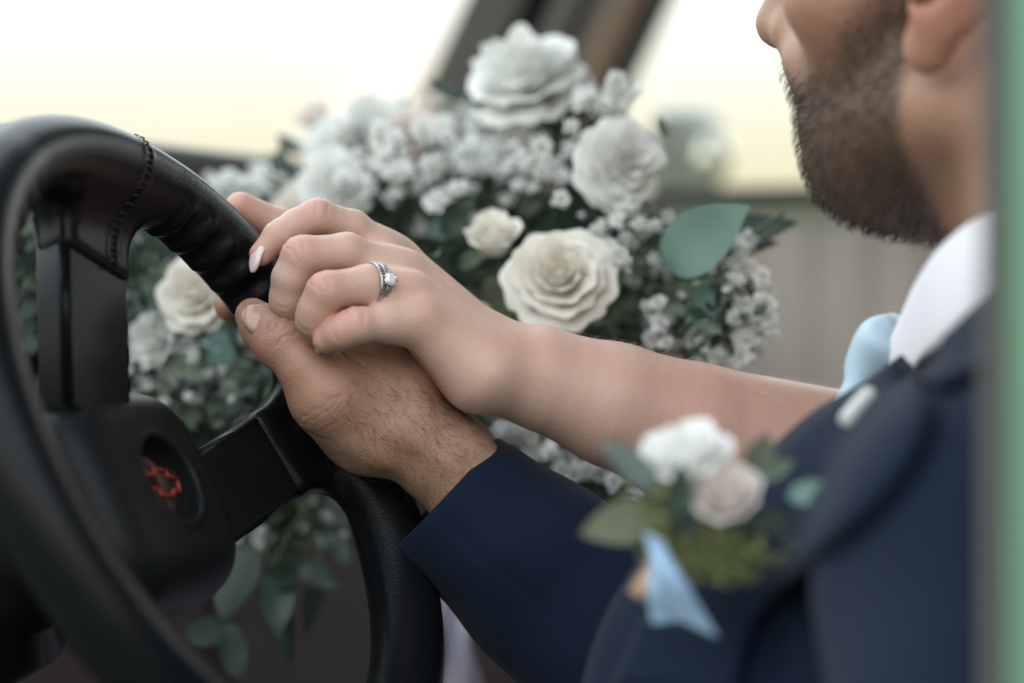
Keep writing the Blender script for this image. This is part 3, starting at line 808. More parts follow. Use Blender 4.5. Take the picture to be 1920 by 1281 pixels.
# shirt, collar leaves and tie
m_shirt = mat('white_cotton', (.78, .77, .82), .7, bump=[('noise', 1800, .1, .0003)])
shV, shQ = sdf_mesh(lambda p: chain(p, px([(1910, 610, .94, 40), (1905, 760, .95, 46), (1880, 1050, .965, 84)]), .02), (.02, .80, -.2), (.30, 1.08, .08), .004)
put(mesh_obj('shirt', shV, shQ, m_shirt), groom)
T_ = [(1915, 380, .832), (1872, 394, .836), (1815, 425, .846), (1762, 472, .862), (1722, 532, .885), (1692, 600, .910), (1662, 668, .936)]
B_ = [(1945, 500, .822), (1900, 530, .824), (1840, 580, .832), (1780, 640, .846), (1735, 680, .876), (1705, 720, .900), (1680, 735, .925)]
ta = spline([P(*q) for q in T_], 22); tb = spline([P(*q) for q in B_], 22)
NB = Vector((.185, .935, 0)); SN = CR.copy()
for side in (0, 1):
    V = []
    for i in range(22):
        for j in range(7):
            s_ = j / 6; p_ = Vector(ta[i] * (1 - s_) + tb[i] * s_)
            p_ += Vector((-.3, -1, .2)).normalized() * (.003 * math.sin(math.pi * s_))
            if side: p_ = p_ - SN * (2 * (p_ - NB).dot(SN))
            V.append(p_)
    F_ = [(i * 7 + j, i * 7 + j + 1, (i + 1) * 7 + j + 1, (i + 1) * 7 + j) for i in range(21) for j in range(6)]
    o = mesh_obj('shirt_collar', V, F_, m_shirt); put(o, groom)
    md = o.modifiers.new('s', 'SOLIDIFY'); md.thickness = .0028; md.offset = 0
m_tie = mat('pale_blue_silk', (.42, .56, .66), .38, sheen=.3, bump=[('noise', 1400, .08, .0003)])
tp = [P(1692, 606, .934), P(1664, 640, .937), P(1630, 690, .940), P(1604, 740, .942), P(1530, 835, .946), P(1430, 960, .952), P(1340, 1100, .956)]
tw = [.010, .016, .013, .015, .019, .026, .032]; th_ = [.006, .012, .010, .006, .005, .005, .005]
cc = spline(tp, 30); ww = spline([(a, b, 0) for a, b in zip(tw, th_)], 30); V = []
for i in range(30):
    t_ = Vector(cc[min(i + 1, 29)] - cc[max(i - 1, 0)]).normalized(); x_ = (CR - t_ * CR.dot(t_)).normalized(); y_ = t_.cross(x_)
    for k in range(20):
        a = 2 * math.pi * k / 20
        V.append(Vector(cc[i]) + x_ * math.cos(a) * ww[i][0] + y_ * math.sin(a) * ww[i][1])
F_ = [(i * 20 + k, i * 20 + (k + 1) % 20, (i + 1) * 20 + (k + 1) % 20, (i + 1) * 20 + k) for i in range(29) for k in range(20)] + [tuple(range(20))[::-1], tuple(range(580, 600))]
put(mesh_obj('necktie', V, F_, m_tie), groom)
# pale pin on the lapel
a_ = on_jacket(1646, 776, .016); b_ = on_jacket(1604, 826, .016)
pin = empty('lapel_pin', (a_ + b_) / 2); tag(pin, 'small pale oval pin on the navy lapel', 'pin')
pv_, pf_ = tube(spline([a_, a_.lerp(b_, .08), a_.lerp(b_, .5), a_.lerp(b_, .92), b_], 14), [.0006, .0026, .0030, .0031, .0032, .0032, .0032, .0032, .0032, .0031, .0030, .0028, .0022, .0006], 14)
put(mesh_obj('pin_head', pv_, pf_, mat('pale_enamel', (.66, .68, .66), .3)), pin)
pv_, pf_ = tube([a_.lerp(b_, .5), a_.lerp(b_, .5) + Vector((.003, .012, -.003))], .0008, 8)
put(mesh_obj('pin_needle', pv_, pf_, mat('pin_steel', (.6, .6, .6), .25, metal=1)), pin)

# ------------------------------------------------------------------ the bride's trunk and dress
m_dress = mat('lavender_white_dress', (.56, .52, .66), .7, bump=[('noise', 900, .15, .0006)])
dV, dQ = sdf_mesh(lambda p: smin(smin(cap(p, (-.02, 1.36, -.33), (.30, 1.52, -.36), .115, .13), cap(p, (.30, 1.52, -.34), (.42, 1.45, -.06), .14, .13), .06), cap(p, (.36, 1.36, -.03), (.42, 1.54, -.03), .05, .05), .05)
                 + .004 * np.sin(p[:, 0] * 70 + 3 * np.sin(p[:, 2] * 20)), (-.2, 1.15, -.55), (.65, 1.75, .12), .009, smooth=3)
put(mesh_obj('dress', dV, dQ, m_dress), bride)
# her head, turned towards him behind his shoulder
bo_ = np.array((.40, 1.50, .205)); bh = Vector((-.75, -.66, 0)).normalized(); bl = Vector((0, 0, 1)).cross(bh)
BHM = np.array([bh, bl, Vector((0, 0, 1))]) * .93
me_h = mesh_obj('head', hV[:, :] @ BHM + bo_, hQ, skin_b)
with_body = body
bpy.context.view_layer.update()
for o_m in (me_h,):                                            # join the head to her body mesh
    dv = np.empty(len(with_body.data.vertices) * 3, np.float32); with_body.data.vertices.foreach_get('co', dv); dv = dv.reshape(-1, 3)
nb_old = len(dv)
Vb, Qb = join_vq([(V1, Q1), (V2, Q2), (hV @ BHM + bo_, hQ)])
rd_old = np.zeros(nb_old, np.float32); with_body.data.attributes['red'].data.foreach_get('value', rd_old)
bpy.data.objects.remove(me_h); bpy.data.objects.remove(with_body)
body = mesh_obj('body', Vb, Qb, skin_b); put(body, bride); set_attr(body, 'red', np.concatenate([rd_old, np.zeros(len(Vb) - nb_old)]))
def f_bhair(q):
    d = f_hair(q); a = q.copy(); a[:, 1] = np.abs(a[:, 1])
    l_ = smin(cap(a, (-.05, .055, .05), (-.075, .06, -.16), .042, .030), cap(a, (-.085, 0, .06), (-.10, 0, -.18), .040, .034), .03)
    return smax(smin(d, l_, .02), -(f_head(q) - .0008), .003)
kV2, kQ2 = sdf_mesh(f_bhair, (-.17, -.12, -.23), (.13, .12, .17), .004)
put(mesh_obj('hair', kV2 @ BHM + bo_, kQ2, mat('chestnut_hair', (.085, .048, .028), .5, bump=[('noise', 900, .5, .002)])), bride)
for s in (-1, 1):
    bm = bmesh.new(); bmesh.ops.create_uvsphere(bm, u_segments=16, v_segments=10, radius=.0107, matrix=Matrix.Translation(Vector(np.array((.083, s * .032, .024)) @ BHM + bo_)))
    bm_obj('eye', bm, bpy.data.materials['eye_white'], bride)
# ------------------------------------------------------------------ flowers
rnd = random.Random(11)
m_white = mat('white_petal', (.90, .90, .88), .6, transl=.25, var=((.86, .87, .83), 60, .5), spec=.3)
m_cream = mat('cream_petal', (.91, .88, .81), .6, transl=.25, var=((.89, .84, .74), 60, .6), spec=.3)
m_blush = mat('blush_white_petal', (.86, .79, .75), .6, transl=.25, spec=.3)
m_baby = mat('gypsophila_white', (.90, .91, .89), .65, transl=.3, spec=.25)
m_euc = mat('teal_eucalyptus_leaf', (.13, .228, .192), .55, var=((.16, .25, .21), 40, .7), spec=.35)
m_grn = mat('grey_green_leaf', (.055, .085, .07), .5, var=((.09, .12, .10), 40, .7), spec=.35)
m_dark = mat('dark_green_leaf', (.022, .045, .034), .45, var=((.035, .06, .04), 30, .8), spec=.4)
m_mid = mat('sage_green_leaf', (.10, .145, .095), .6, var=((.15, .19, .13), 40, .7), spec=.3)
m_olive_l = mat('olive_leaf', (.095, .105, .07), .6, var=((.11, .115, .06), 40, .7), spec=.3)
m_stem = mat('green_stem', (.07, .10, .045), .6)

def petal_mesh(name, r0, H, wmax, curl, th=.0):
    """cupped rose petal wrapped around the z axis, lip rolled outward"""
    nu, nv = 9, 9; V = []
    for j in range(nv):
        v = j / (nv - 1)
        wv_ = wmax * (math.sin(math.pi * min(.5, .10 + v * .55)) ** .8) * (1 - max(0, v - .72) ** 2 * 5.2)
        for i in range(nu):
            u = i / (nu - 1) * 2 - 1
            r_ = r0 * (.30 + .70 * v ** .55) + curl * max(0, v - .55) ** 2 * 2.2 + .05 * r0 * math.sin(u * 5 + v * 3)
            z = H * (v - .16 * u * u * v) - curl * max(0, v - .75) ** 2 * 4.0
            a = u * wv_
            V.append((r_ * math.cos(a), r_ * math.sin(a), z))
    F_ = [(j * nu + i, j * nu + i + 1, (j + 1) * nu + i + 1, (j + 1) * nu + i) for j in range(nv - 1) for i in range(nu - 1)]
    me = bpy.data.meshes.new(name); me.from_pydata(V, [], F_); me.polygons.foreach_set('use_smooth', np.ones(len(F_), bool))
    return me
PET = {}
def petals(m):
    if m.name in PET: return PET[m.name]
    L_ = []
    for r0, H, w_, c in ((.10, .62, 1.5, .0), (.20, .68, 1.3, .02), (.32, .72, 1.15, .06), (.46, .74, 1.0, .12), (.60, .74, .90, .22), (.74, .70, .80, .34), (.86, .62, .72, .46)):
        me = petal_mesh('petal', r0, H, w_, c); me.materials.append(m); L_.append(me)
    PET[m.name] = L_
    return L_

def facing(d, roll=0):
    d = Vector(d).normalized()
    return (d.to_track_quat('Z', 'Y').to_matrix() @ Matrix.Rotation(roll, 3, 'Z')).to_4x4()

def rose(parent, c, R, direc, m, layers=(3, 4, 5, 5, 6, 6), openness=1.0, name='rose'):
    """one rose as a part of its flower arrangement: heart of the bud, its petals below it"""
    L_ = petals(m)
    bv, bf = tube([(0, 0, -.25), (0, 0, -.10), (0, 0, .05), (0, 0, .25), (0, 0, .36)], [.10, .30, .24, .10, .04], 10)
    h = mesh_obj(name, bv, bf, m)
    M0 = Matrix.Translation(c) @ facing(direc, rnd.uniform(0, 6)) @ Matrix.Diagonal((R, R, R, 1))
    h.parent = parent; h.matrix_parent_inverse = Matrix(); h.matrix_local = Matrix.Translation(parent.location).inverted() @ M0
    ph = 0
    for li, n in enumerate(layers):
        for k in range(n):
            ph += 2 * math.pi / n + .06
            tilt = openness * (.03 + .085 * li) + rnd.uniform(-.04, .06)
            o = bpy.data.objects.new('petal', L_[min(li, 6)]); COL.objects.link(o); o.parent = h
            s = rnd.uniform(.93, 1.06)
            o.matrix_local = Matrix.Rotation(ph + li * .5, 4, 'Z') @ Matrix.Rotation(tilt, 4, 'Y') @ Matrix.Translation((0, 0, -.02 - .055 * li + rnd.uniform(-.03, .03))) @ Matrix.Diagonal((s, s, s, 1))
    return h

def leaf_mesh(m, W_=.42, fold=.18, droop=.25, tip=1.0):
    nu, nv = 5, 9; V = []
    for j in range(nv):
        v = j / (nv - 1); wd = W_ * (math.sin(math.pi * v ** (.8 / tip)) ** .8) * .5 if 0 < v < 1 else .008
        for i in range(nu):
            u = i / (nu - 1) * 2 - 1
            V.append((v, u * wd, fold * abs(u) * wd - droop * v * v + .02 * math.sin(v * 9 + u)))
    F_ = [(j * nu + i, (j + 1) * nu + i, (j + 1) * nu + i + 1, j * nu + i + 1) for j in range(nv - 1) for i in range(nu - 1)]
    V.append((-.22, -.012, .01)); V.append((-.22, .012, .01)); n_ = len(V)
    F_.append((n_ - 2, 1, 3, n_ - 1))
    me = bpy.data.meshes.new('leaf'); me.from_pydata(V, [], F_); me.polygons.foreach_set('use_smooth', np.ones(len(F_), bool)); me.materials.append(m)
    return me
LM = {k: [leaf_mesh(m, w_, f_, d_) for w_, f_, d_ in ((.46, .2, .15), (.60, .12, .25), (.36, .25, .3))] for k, m in (('euc', m_euc), ('grn', m_grn), ('dark', m_dark), ('mid', m_mid), ('olive', m_olive_l))}
def leaf(parent, base, direc, up, L, kind, shape=None, name='leaf'):
    me = LM[kind][rnd.randrange(3) if shape is None else shape]
    o = bpy.data.objects.new(name, me); COL.objects.link(o); o.parent = parent
    x = Vector(direc).normalized(); z = Vector(up); z = (z - x * z.dot(x)).normalized(); y = z.cross(x)
    o.matrix_local = Matrix.Translation(Vector(base) - parent.location) @ Matrix((x, y, z)).transposed().to_4x4() @ Matrix.Diagonal((L, L, L, 1))
    return o
def leaf_px(parent, x0, y0, Y0, x1, y1, Y1, kind, shape=None, up=(0, -1, .35)):
    a = P(x0, y0, Y0); b = P(x1, y1, Y1)
    return leaf(parent, a, b - a, up, (b - a).length, kind, shape)

# ---- the bouquet
bq = empty('bouquet', P(880, 1130, 1.24)); tag(bq, 'large trailing bouquet of white roses and baby\'s breath beyond the wheel', 'bouquet')
for (x, y, Y, Rm, d, m, lay, op) in [
    (1050, 522, 1.100, 24.5, (-.10, -1, .35), m_cream, (3, 4, 5, 6, 6, 7), .72),
    (1172, 305, 1.135, 24.5, (.30, -1, .08), m_white, (2, 3, 4, 5, 6, 6), 1.7),
    (985, 140, 1.22, 35.0, (-.25, -.55, .9), m_white, (3, 4, 5, 6, 6, 7), 1.5),
    (928, 458, 1.13, 21.0, (-.15, -.7, .8), m_cream, (3, 4, 4, 4), .55),
    (640, 268, 1.27, 24.0, (-.5, -.6, .8), m_white, (3, 4, 5, 6, 6), 1.3),
    (632, 355, 1.22, 24.0, (-.2, -1, .25), m_white, (3, 4, 5, 6, 6), 1.2),
    (770, 265, 1.24, 23.0, (0, -.8, .7), m_blush, (3, 4, 5, 6, 6), 1.2),
    (880, 250, 1.26, 22.0, (.1, -.9, .5), m_white, (3, 4, 5, 6), 1.2),
    (560, 395, 1.24, 20.0, (-.4, -.8, .5), m_cream, (3, 4, 5, 6), 1.2),
    (372, 552, 1.140, 22.0, (-.2, -1, .2), m_cream, (3, 4, 5, 6, 6), 1.2),
    (290, 640, 1.150, 18.0, (-.3, -1, .1), m_white, (3, 4, 5, 6), 1.1),
    (955, 840, 1.10, 20.0, (.1, -.8, -.1), m_white, (3, 4, 5, 5), 1.0),
    (1020, 350, 1.19, 15.0, (.1, -.9, .3), m_blush, (3, 4, 5), .8),
    (1355, 655, 1.16, 13.0, (.3, -1, -.2), m_white, (3, 4, 5), 1.4),
    (700, 240, 1.27, 24.0, (-.1, -.8, .7), m_white, (3, 4, 5, 6), 1.3), (835, 225, 1.27, 22.0, (.1, -.7, .8), m_blush, (3, 4, 5, 6), 1.3), (700, 320, 1.23, 19.0, (-.2, -1, .4), m_blush, (3, 4, 5), 1.2),
    (960, 275, 1.22, 19.0, (.1, -1, .4), m_white, (3, 4, 5), 1.3), (470, 378, 1.25, 15.0, (-.3, -.9, .5), m_cream, (3, 4, 5), 1.3), (600, 235, 1.30, 20.0, (-.5, -.5, .8), m_blush, (3, 4, 5), 1.3),
    (900, 590, 1.15, 17.0, (-.2, -.8, -.4), m_cream, (3, 4, 4), .8)]:
    rose(bq, P(x, y, Y), Rm / 1000 * 1.1, d, m, lay, op)

# baby's breath: puffs of small petals on a calyx
def puff_mesh(seed):
    r_ = random.Random(seed); V = []; F_ = []
    for k in range(17):
        t = k / 16.5; ph = k * 2.4; th = .25 + 1.35 * t
        d = Vector((math.sin(th) * math.cos(ph), math.sin(th) * math.sin(ph), math.cos(th)))
        x = d.cross(Vector((.3, .2, 1))).normalized(); y = d.cross(x); b = len(V); s = r_.uniform(.75, 1.1)
        for (a, h) in ((0, .15), (-.30, .62), (0, .55), (.30, .62), (-.24, .93), (0, 1.0), (.24, .93)):
            V.append(d * h * s + x * a * s + y * (.10 * r_.uniform(-1, 1)))
        F_ += [(b, b + 1, b + 2), (b, b + 2, b + 3), (b + 1, b + 4, b + 5, b + 2), (b + 2, b + 5, b + 6, b + 3)]
    me = bpy.data.meshes.new('blossom'); me.from_pydata([tuple(v) for v in V], [], F_); me.polygons.foreach_set('use_smooth', np.ones(len(F_), bool)); me.materials.append(m_baby)
    return me
PUFF = [puff_mesh(i) for i in range(4)]
SV = []; SF = []
def stem(a, b, r_=.0005, sag=.0):
    mid = (Vector(a) + Vector(b)) / 2 + Vector((rnd.uniform(-1, 1), rnd.uniform(-1, 1), rnd.uniform(-1, 1))) * .006
    v, f = tube([a, mid, b], [r_ * 1.3, r_, r_ * .8], 4, cap=False); o = len(SV); SV.extend(v); SF.extend([tuple(i + o for i in q) for q in f])
def puff(c, r_):
    o = bpy.data.objects.new('blossom', PUFF[rnd.randrange(4)]); COL.objects.link(o); o.parent = bq
    d = Vector((rnd.gauss(0, .6), -1, rnd.gauss(.4, .6)))
    o.matrix_local = Matrix.Translation(Vector(c) - bq.location) @ facing(d, rnd.uniform(0, 6)) @ Matrix.Diagonal((r_ * 1.35, r_ * 1.35, r_ * 1.35, 1))
n_puff = 0
core = P(880, 560, 1.26)
# named blossoms seen one by one
for x, y, Y, r_ in [(810, 310, 1.17, 5), (752, 325, 1.17, 4.5), (735, 332, 1.17, 4), (818, 378, 1.16, 5), (862, 355, 1.16, 4.2), (835, 262, 1.18, 4.5), (790, 240, 1.18, 4.3), (1012, 272, 1.15, 4.5), (1068, 240, 1.15, 4.2),
                     (1148, 158, 1.17, 5.5), (1165, 185, 1.17, 5), (1128, 200, 1.17, 4.5), (1190, 178, 1.18, 4), (1092, 195, 1.17, 4.6), (1110, 438, 1.12, 4.5), (1168, 398, 1.12, 4), (1155, 480, 1.10, 4.6), (1170, 500, 1.10, 4), (1148, 468, 1.11, 3.6),
                     (1240, 605, 1.11, 4.8), (1235, 570, 1.11, 3.6), (1300, 632, 1.11, 4), (1222, 635, 1.12, 3.6), (1380, 470, 1.10, 4.6), (1396, 500, 1.10, 4.2), (1372, 532, 1.10, 4.8), (1432, 518, 1.10, 4.6), (1436, 568, 1.10, 5), (1420, 585, 1.10, 4.4), (1395, 575, 1.11, 4.2), (1445, 600, 1.10, 3.6), (1448, 628, 1.10, 3), (1378, 600, 1.11, 4),
                     (1405, 605, 1.11, 4), (1366, 445, 1.11, 4), (1318, 680, 1.11, 5), (1388, 668, 1.11, 5), (1400, 640, 1.11, 5), (430, 735, 1.17, 5), (395, 772, 1.18, 5.5), (455, 795, 1.17, 5), (490, 1005, 1.18, 4.6), (515, 1095, 1.16, 5), (440, 1010, 1.19, 4), (430, 335, 1.24, 4.5), (500, 325, 1.24, 5), (460, 350, 1.23, 4.5), (410, 345, 1.25, 4.5),
                     (1060, 905, 1.12, 4), (1030, 850, 1.13, 4.4), (1150, 905, 1.12, 4), (1095, 880, 1.13, 4), (1190, 930, 1.12, 4), (650, 940, 1.19, 4), (660, 990, 1.2, 4.2), (1050, 370, 1.13, 4), (1000, 640, 1.16, 3.6)]:
    c = P(x, y, Y); puff(c, r_ / 1000); stem(c, c.lerp(core, rnd.uniform(.25, .5)) + Vector((0, .03, -.01))); n_puff += 1
# clouds of blossoms
for cx_, cy_, sx, sy, Y0, n_, rr_ in [(740, 310, 70, 60, 1.19, 34, 4.2), (880, 300, 85, 55, 1.20, 36, 4.2), (1010, 310, 60, 60, 1.18, 26, 4.0), (1110, 190, 45, 45, 1.19, 18, 4.0), (1170, 440, 50, 40, 1.13, 16, 3.8), (1260, 600, 60, 45, 1.13, 18, 3.4), (1390, 560, 40, 60, 1.12, 18, 3.8), (1350, 660, 50, 25, 1.13, 16, 4.0),
                                    (475, 352, 50, 22, 1.25, 14, 4.0), (420, 690, 90, 70, 1.20, 26, 3.2), (1100, 870, 75, 40, 1.14, 20, 3.6), (720, 400, 50, 40, 1.17, 14, 4.2), (960, 420, 40, 40, 1.16, 8, 3.6), (1080, 470, 40, 60, 1.13, 8, 3.4)]:
    for _ in range(n_):
        if n_puff >= 298: break
        x = rnd.gauss(cx_, sx * .62); y = rnd.gauss(cy_, sy * .62); c = P(x, y, Y0 + rnd.uniform(-.02, .045))
        puff(c, rr_ / 1000 * rnd.uniform(.7, 1.15)); stem(c, c.lerp(core, rnd.uniform(.2, .4)) + Vector((0, .02, -.008)), .0004); n_puff += 1
# the many blossoms beyond the three hundred nearest ones, joined
bvv, bff = [], []
for cx_, cy_, sx, sy, Y0, n_, rr_ in [(330, 700, 100, 70, 1.16, 90, 3.0), (420, 520, 60, 40, 1.17, 24, 4), (180, 550, 130, 90, 1.19, 50, 3.4), (340, 480, 90, 60, 1.26, 30, 4.5), (460, 360, 55, 22, 1.27, 20, 4), (680, 300, 100, 60, 1.26, 70, 5), (930, 300, 90, 60, 1.23, 60, 5), (600, 960, 120, 60, 1.24, 30, 3), (1080, 860, 100, 50, 1.18, 40, 3.5), (1180, 470, 80, 80, 1.15, 40, 3.5), (560, 720, 90, 90, 1.24, 30, 3)]:
    for _ in range(n_):
        c = P(rnd.gauss(cx_, sx * .6), rnd.gauss(cy_, sy * .6), Y0 + rnd.uniform(-.02, .03)); r_ = rr_ / 1000 * rnd.uniform(.6, 1.3)
        Mx = Matrix.Translation(c) @ facing((rnd.gauss(0, .6), -1, rnd.gauss(.4, .6)), rnd.uniform(0, 6)) @ Matrix.Diagonal((r_, r_, r_, 1)); me = PUFF[rnd.randrange(4)]; o = len(bvv)
        bvv += [Mx @ v.co for v in me.vertices]; bff += [tuple(i + o for i in p.vertices) for p in me.polygons]
o = mesh_obj('small_blossoms', bvv, bff, m_baby); put(o, bq); o['kind'] = 'stuff'
# the leaves one can pick out
for a in [(1245, 500, 1.11, 1372, 392, 1.075, 'euc', 1, (-.3, -1, .15)), (1255, 545, 1.14, 1318, 585, 1.12, 'dark', 1), (1325, 520, 1.12, 1300, 630, 1.10, 'euc', 2), (1290, 470, 1.15, 1465, 402, 1.12, 'dark', 2), (1330, 480, 1.15, 1440, 440, 1.13, 'mid', 2),
          (300, 700, 1.2, 345, 745, 1.17, 'euc', 1), (330, 655, 1.2, 380, 690, 1.17, 'euc', 1), (290, 740, 1.2, 340, 720, 1.17, 'euc', 0), (360, 735, 1.2, 400, 705, 1.17, 'euc', 1), (255, 670, 1.22, 300, 690, 1.2, 'euc', 0), (380, 640, 1.2, 420, 665, 1.17, 'euc', 1), (90, 610, 1.19, 40, 650, 1.17, 'euc', 1), (55, 560, 1.19, 100, 590, 1.18, 'euc', 0),
          (470, 1015, 1.16, 405, 1150, 1.14, 'dark', 1), (520, 1060, 1.15, 520, 1190, 1.13, 'dark', 0), (500, 1100, 1.15, 555, 1060, 1.13, 'dark', 0), (425, 1170, 1.15, 340, 1200, 1.14, 'dark', 1), (425, 1165, 1.15, 450, 1280, 1.14, 'dark', 0), (505, 1090, 1.15, 540, 1240, 1.14, 'dark', 2), (560, 1060, 1.17, 640, 1100, 1.16, 'dark', 0), (600, 1080, 1.18, 570, 1180, 1.17, 'dark', 2), (610, 1000, 1.18, 660, 1060, 1.17, 'dark', 0), (640, 960, 1.19, 700, 1010, 1.18, 'dark', 1),
          (830, 440, 1.17, 870, 380, 1.15, 'dark', 1), (800, 420, 1.18, 860, 430, 1.16, 'dark', 1), (870, 420, 1.18, 830, 470, 1.16, 'dark', 0), (900, 545, 1.18, 860, 580, 1.16, 'mid', 0), (920, 520, 1.17, 960, 590, 1.15, 'olive', 1), (840, 480, 1.15, 800, 450, 1.12, 'mid', 2), (860, 500, 1.15, 900, 470, 1.13, 'mid', 2),
          (870, 190, 1.25, 800, 140, 1.25, 'dark', 2), (860, 200, 1.25, 810, 195, 1.25, 'mid', 2), (1100, 150, 1.22, 1085, 120, 1.22, 'dark', 2), (560, 290, 1.28, 520, 250, 1.28, 'dark', 0), (540, 300, 1.28, 500, 290, 1.28, 'mid', 0), (690, 210, 1.27, 660, 185, 1.27, 'mid', 0), (1250, 260, 1.16, 1235, 215, 1.16, 'mid', 0), (400, 350, 1.25, 350, 340, 1.25, 'dark', 0), (540, 330, 1.26, 520, 270, 1.26, 'dark', 2)]:
    x0, y0, Y0, x1, y1, Y1, kind, shp = a[:8]
    leaf_px(bq, x0, y0, Y0, x1, y1, Y1, kind, shp, a[8] if len(a) > 8 else (rnd.uniform(-.4, .4), -1, rnd.uniform(0, .6)))
# leaves through the body of the bouquet, the largest singly
areas = [(120, 440, 150, 80, 1.19, 24), (150, 620, 150, 130, 1.19, 34), (320, 530, 130, 100, 1.23, 30), (380, 760, 130, 90, 1.24, 26), (560, 700, 120, 120, 1.25, 18), (560, 900, 130, 110, 1.25, 34), (450, 420, 120, 60, 1.28, 18), (760, 420, 130, 80, 1.25, 18), (950, 420, 110, 90, 1.23, 18), (1100, 500, 110, 120, 1.20, 14), (1080, 860, 110, 60, 1.20, 16)]
nl = 0
for cx_, cy_, sx, sy, Y0, n_ in areas:
    for _ in range(n_):
        x = rnd.uniform(cx_ - sx, cx_ + sx); y = rnd.uniform(cy_ - sy, cy_ + sy); Y = Y0 + rnd.uniform(-.05, .05)
        kind = rnd.choices(['dark', 'mid', 'grn', 'olive'], [.30, .32, .33, .05] if cx_ < 460 and cy_ < 700 else [.55, .15, .27, .03])[0]
        d = Vector((rnd.gauss(0, 1), rnd.gauss(-.2, .4), rnd.gauss(-.1, .8)))
        leaf(bq, P(x, y, Y), d, (rnd.gauss(0, .5), -1, rnd.gauss(.3, .5)), rnd.uniform(.018, .036), kind); nl += 1
# small greenery filling the heart of the bouquet
FV = {'dark': ([], []), 'mid': ([], [])}
fill = [(140, 530, 170, 150, 1.20, 1000), (350, 610, 150, 190, 1.27, 1100), (600, 560, 180, 260, 1.31, 1500), (560, 900, 150, 130, 1.30, 800), (820, 420, 190, 170, 1.29, 1500), (1030, 440, 150, 190, 1.26, 1300), (1200, 520, 120, 130, 1.19, 600), (1080, 870, 130, 70, 1.24, 600), (1340, 590, 70, 80, 1.15, 160), (980, 210, 90, 60, 1.28, 300), (380, 740, 130, 70, 1.20, 420)]
for cx_, cy_, sx, sy, Y0, n_ in fill:
    for _ in range(n_):
        a_ = rnd.uniform(0, 6.283); q = math.sqrt(rnd.random())
        c = P(cx_ + math.cos(a_) * q * sx, cy_ + math.sin(a_) * q * sy, Y0 + rnd.uniform(-.06, .06)); L_ = rnd.uniform(.005, .013)
        d = Vector((rnd.gauss(0, 1), rnd.gauss(0, .6), rnd.gauss(0, 1))).normalized(); s_ = d.cross(Vector((rnd.gauss(0, .4), -1, .3))).normalized() * L_ * .27
        v_, f_ = FV['mid' if rnd.random() < .42 else 'dark']; o = len(v_)
        v_ += [c, c + d * L_ * .5 + s_, c + d * L_, c + d * L_ * .5 - s_]; f_.append((o, o + 1, o + 2, o + 3))
for k, m in (('dark', m_dark), ('mid', m_mid)):
    o = mesh_obj('small_foliage', FV[k][0], FV[k][1], m); put(o, bq); o['kind'] = 'stuff'
for a in [((500, 1000, 1.17), (520, 1200, 1.14)), ((480, 960, 1.18), (420, 1180, 1.15)), ((560, 940, 1.2), (610, 1110, 1.17)), ((1330, 480, 1.14), (1440, 600, 1.1)), ((1330, 480, 1.14), (1470, 400, 1.12)), ((600, 900, 1.2), (480, 1120, 1.15)), ((640, 880, 1.2), (660, 1040, 1.18))]:
    stem(P(*a[0]), P(*a[1]), .0011)
o = mesh_obj('stems', SV, SF, m_stem); put(o, bq); o['kind'] = 'stuff'
hv, hf_ = tube([P(840, 700, 1.28), P(860, 900, 1.27), P(880, 1130, 1.25)], [.03, .022, .016], 14)
put(mesh_obj('stem_handle', hv, hf_, m_stem), bq)

cc = spline([P(868, 1090, 1.235), P(858, 1180, 1.225), P(866, 1300, 1.225), P(850, 1420, 1.23)], 20); V = []
for i, c in enumerate(cc):
    for s_ in (-1, -.6, -.2, .2, .6, 1): V.append(Vector(c) + Vector((s_ * (.0085 + .002 * math.sin(i * .6)), .004 * math.sin(s_ * 3 + i * .35), 0)))
F_ = [(i * 6 + j, i * 6 + j + 1, (i + 1) * 6 + j + 1, (i + 1) * 6 + j) for i in range(19) for j in range(5)]
o = mesh_obj('trailing_ribbon', V, F_, m_dress); put(o, bq); md = o.modifiers.new('s', 'SOLIDIFY'); md.thickness = .0008; o['label'] = 'pale lavender ribbon hanging from the stems'

# ---- the boutonniere pinned to the lapel
BY = .785
bo = empty('boutonniere', P(1320, 1000, BY + .01)); tag(bo, 'rose boutonniere with pale blue ribbon pinned to the navy lapel', 'boutonniere')
rose(bo, P(1368, 940, BY), .0195, (-.25, -.8, .6), m_blush, (3, 4, 5, 5), 1.0)
rose(bo, P(1290, 866, BY + .008), .0225, (-.3, -.6, .9), m_white, (2, 3, 4, 5), 1.7)
for a in [(1235, 965, BY, 1092, 992, BY - .004, 'olive', 1), (1240, 925, BY, 1130, 815, BY + .005, 'grn', 2), (1272, 985, BY - .012, 1278, 870, BY - .016, 'dark', 0), (1475, 930, BY + .008, 1565, 915, BY - .002, 'euc', 0),
          (1410, 900, BY + .012, 1440, 810, BY + .012, 'olive', 1), (1420, 900, BY + .010, 1490, 860, BY + .012, 'mid', 0), (1400, 985, BY, 1480, 960, BY, 'dark', 1), (1230, 985, BY, 1215, 915, BY, 'olive', 0), (1380, 1000, BY, 1450, 1010, BY + .006, 'dark', 0)]:
    leaf_px(bo, *a)
mv, mf = [], []
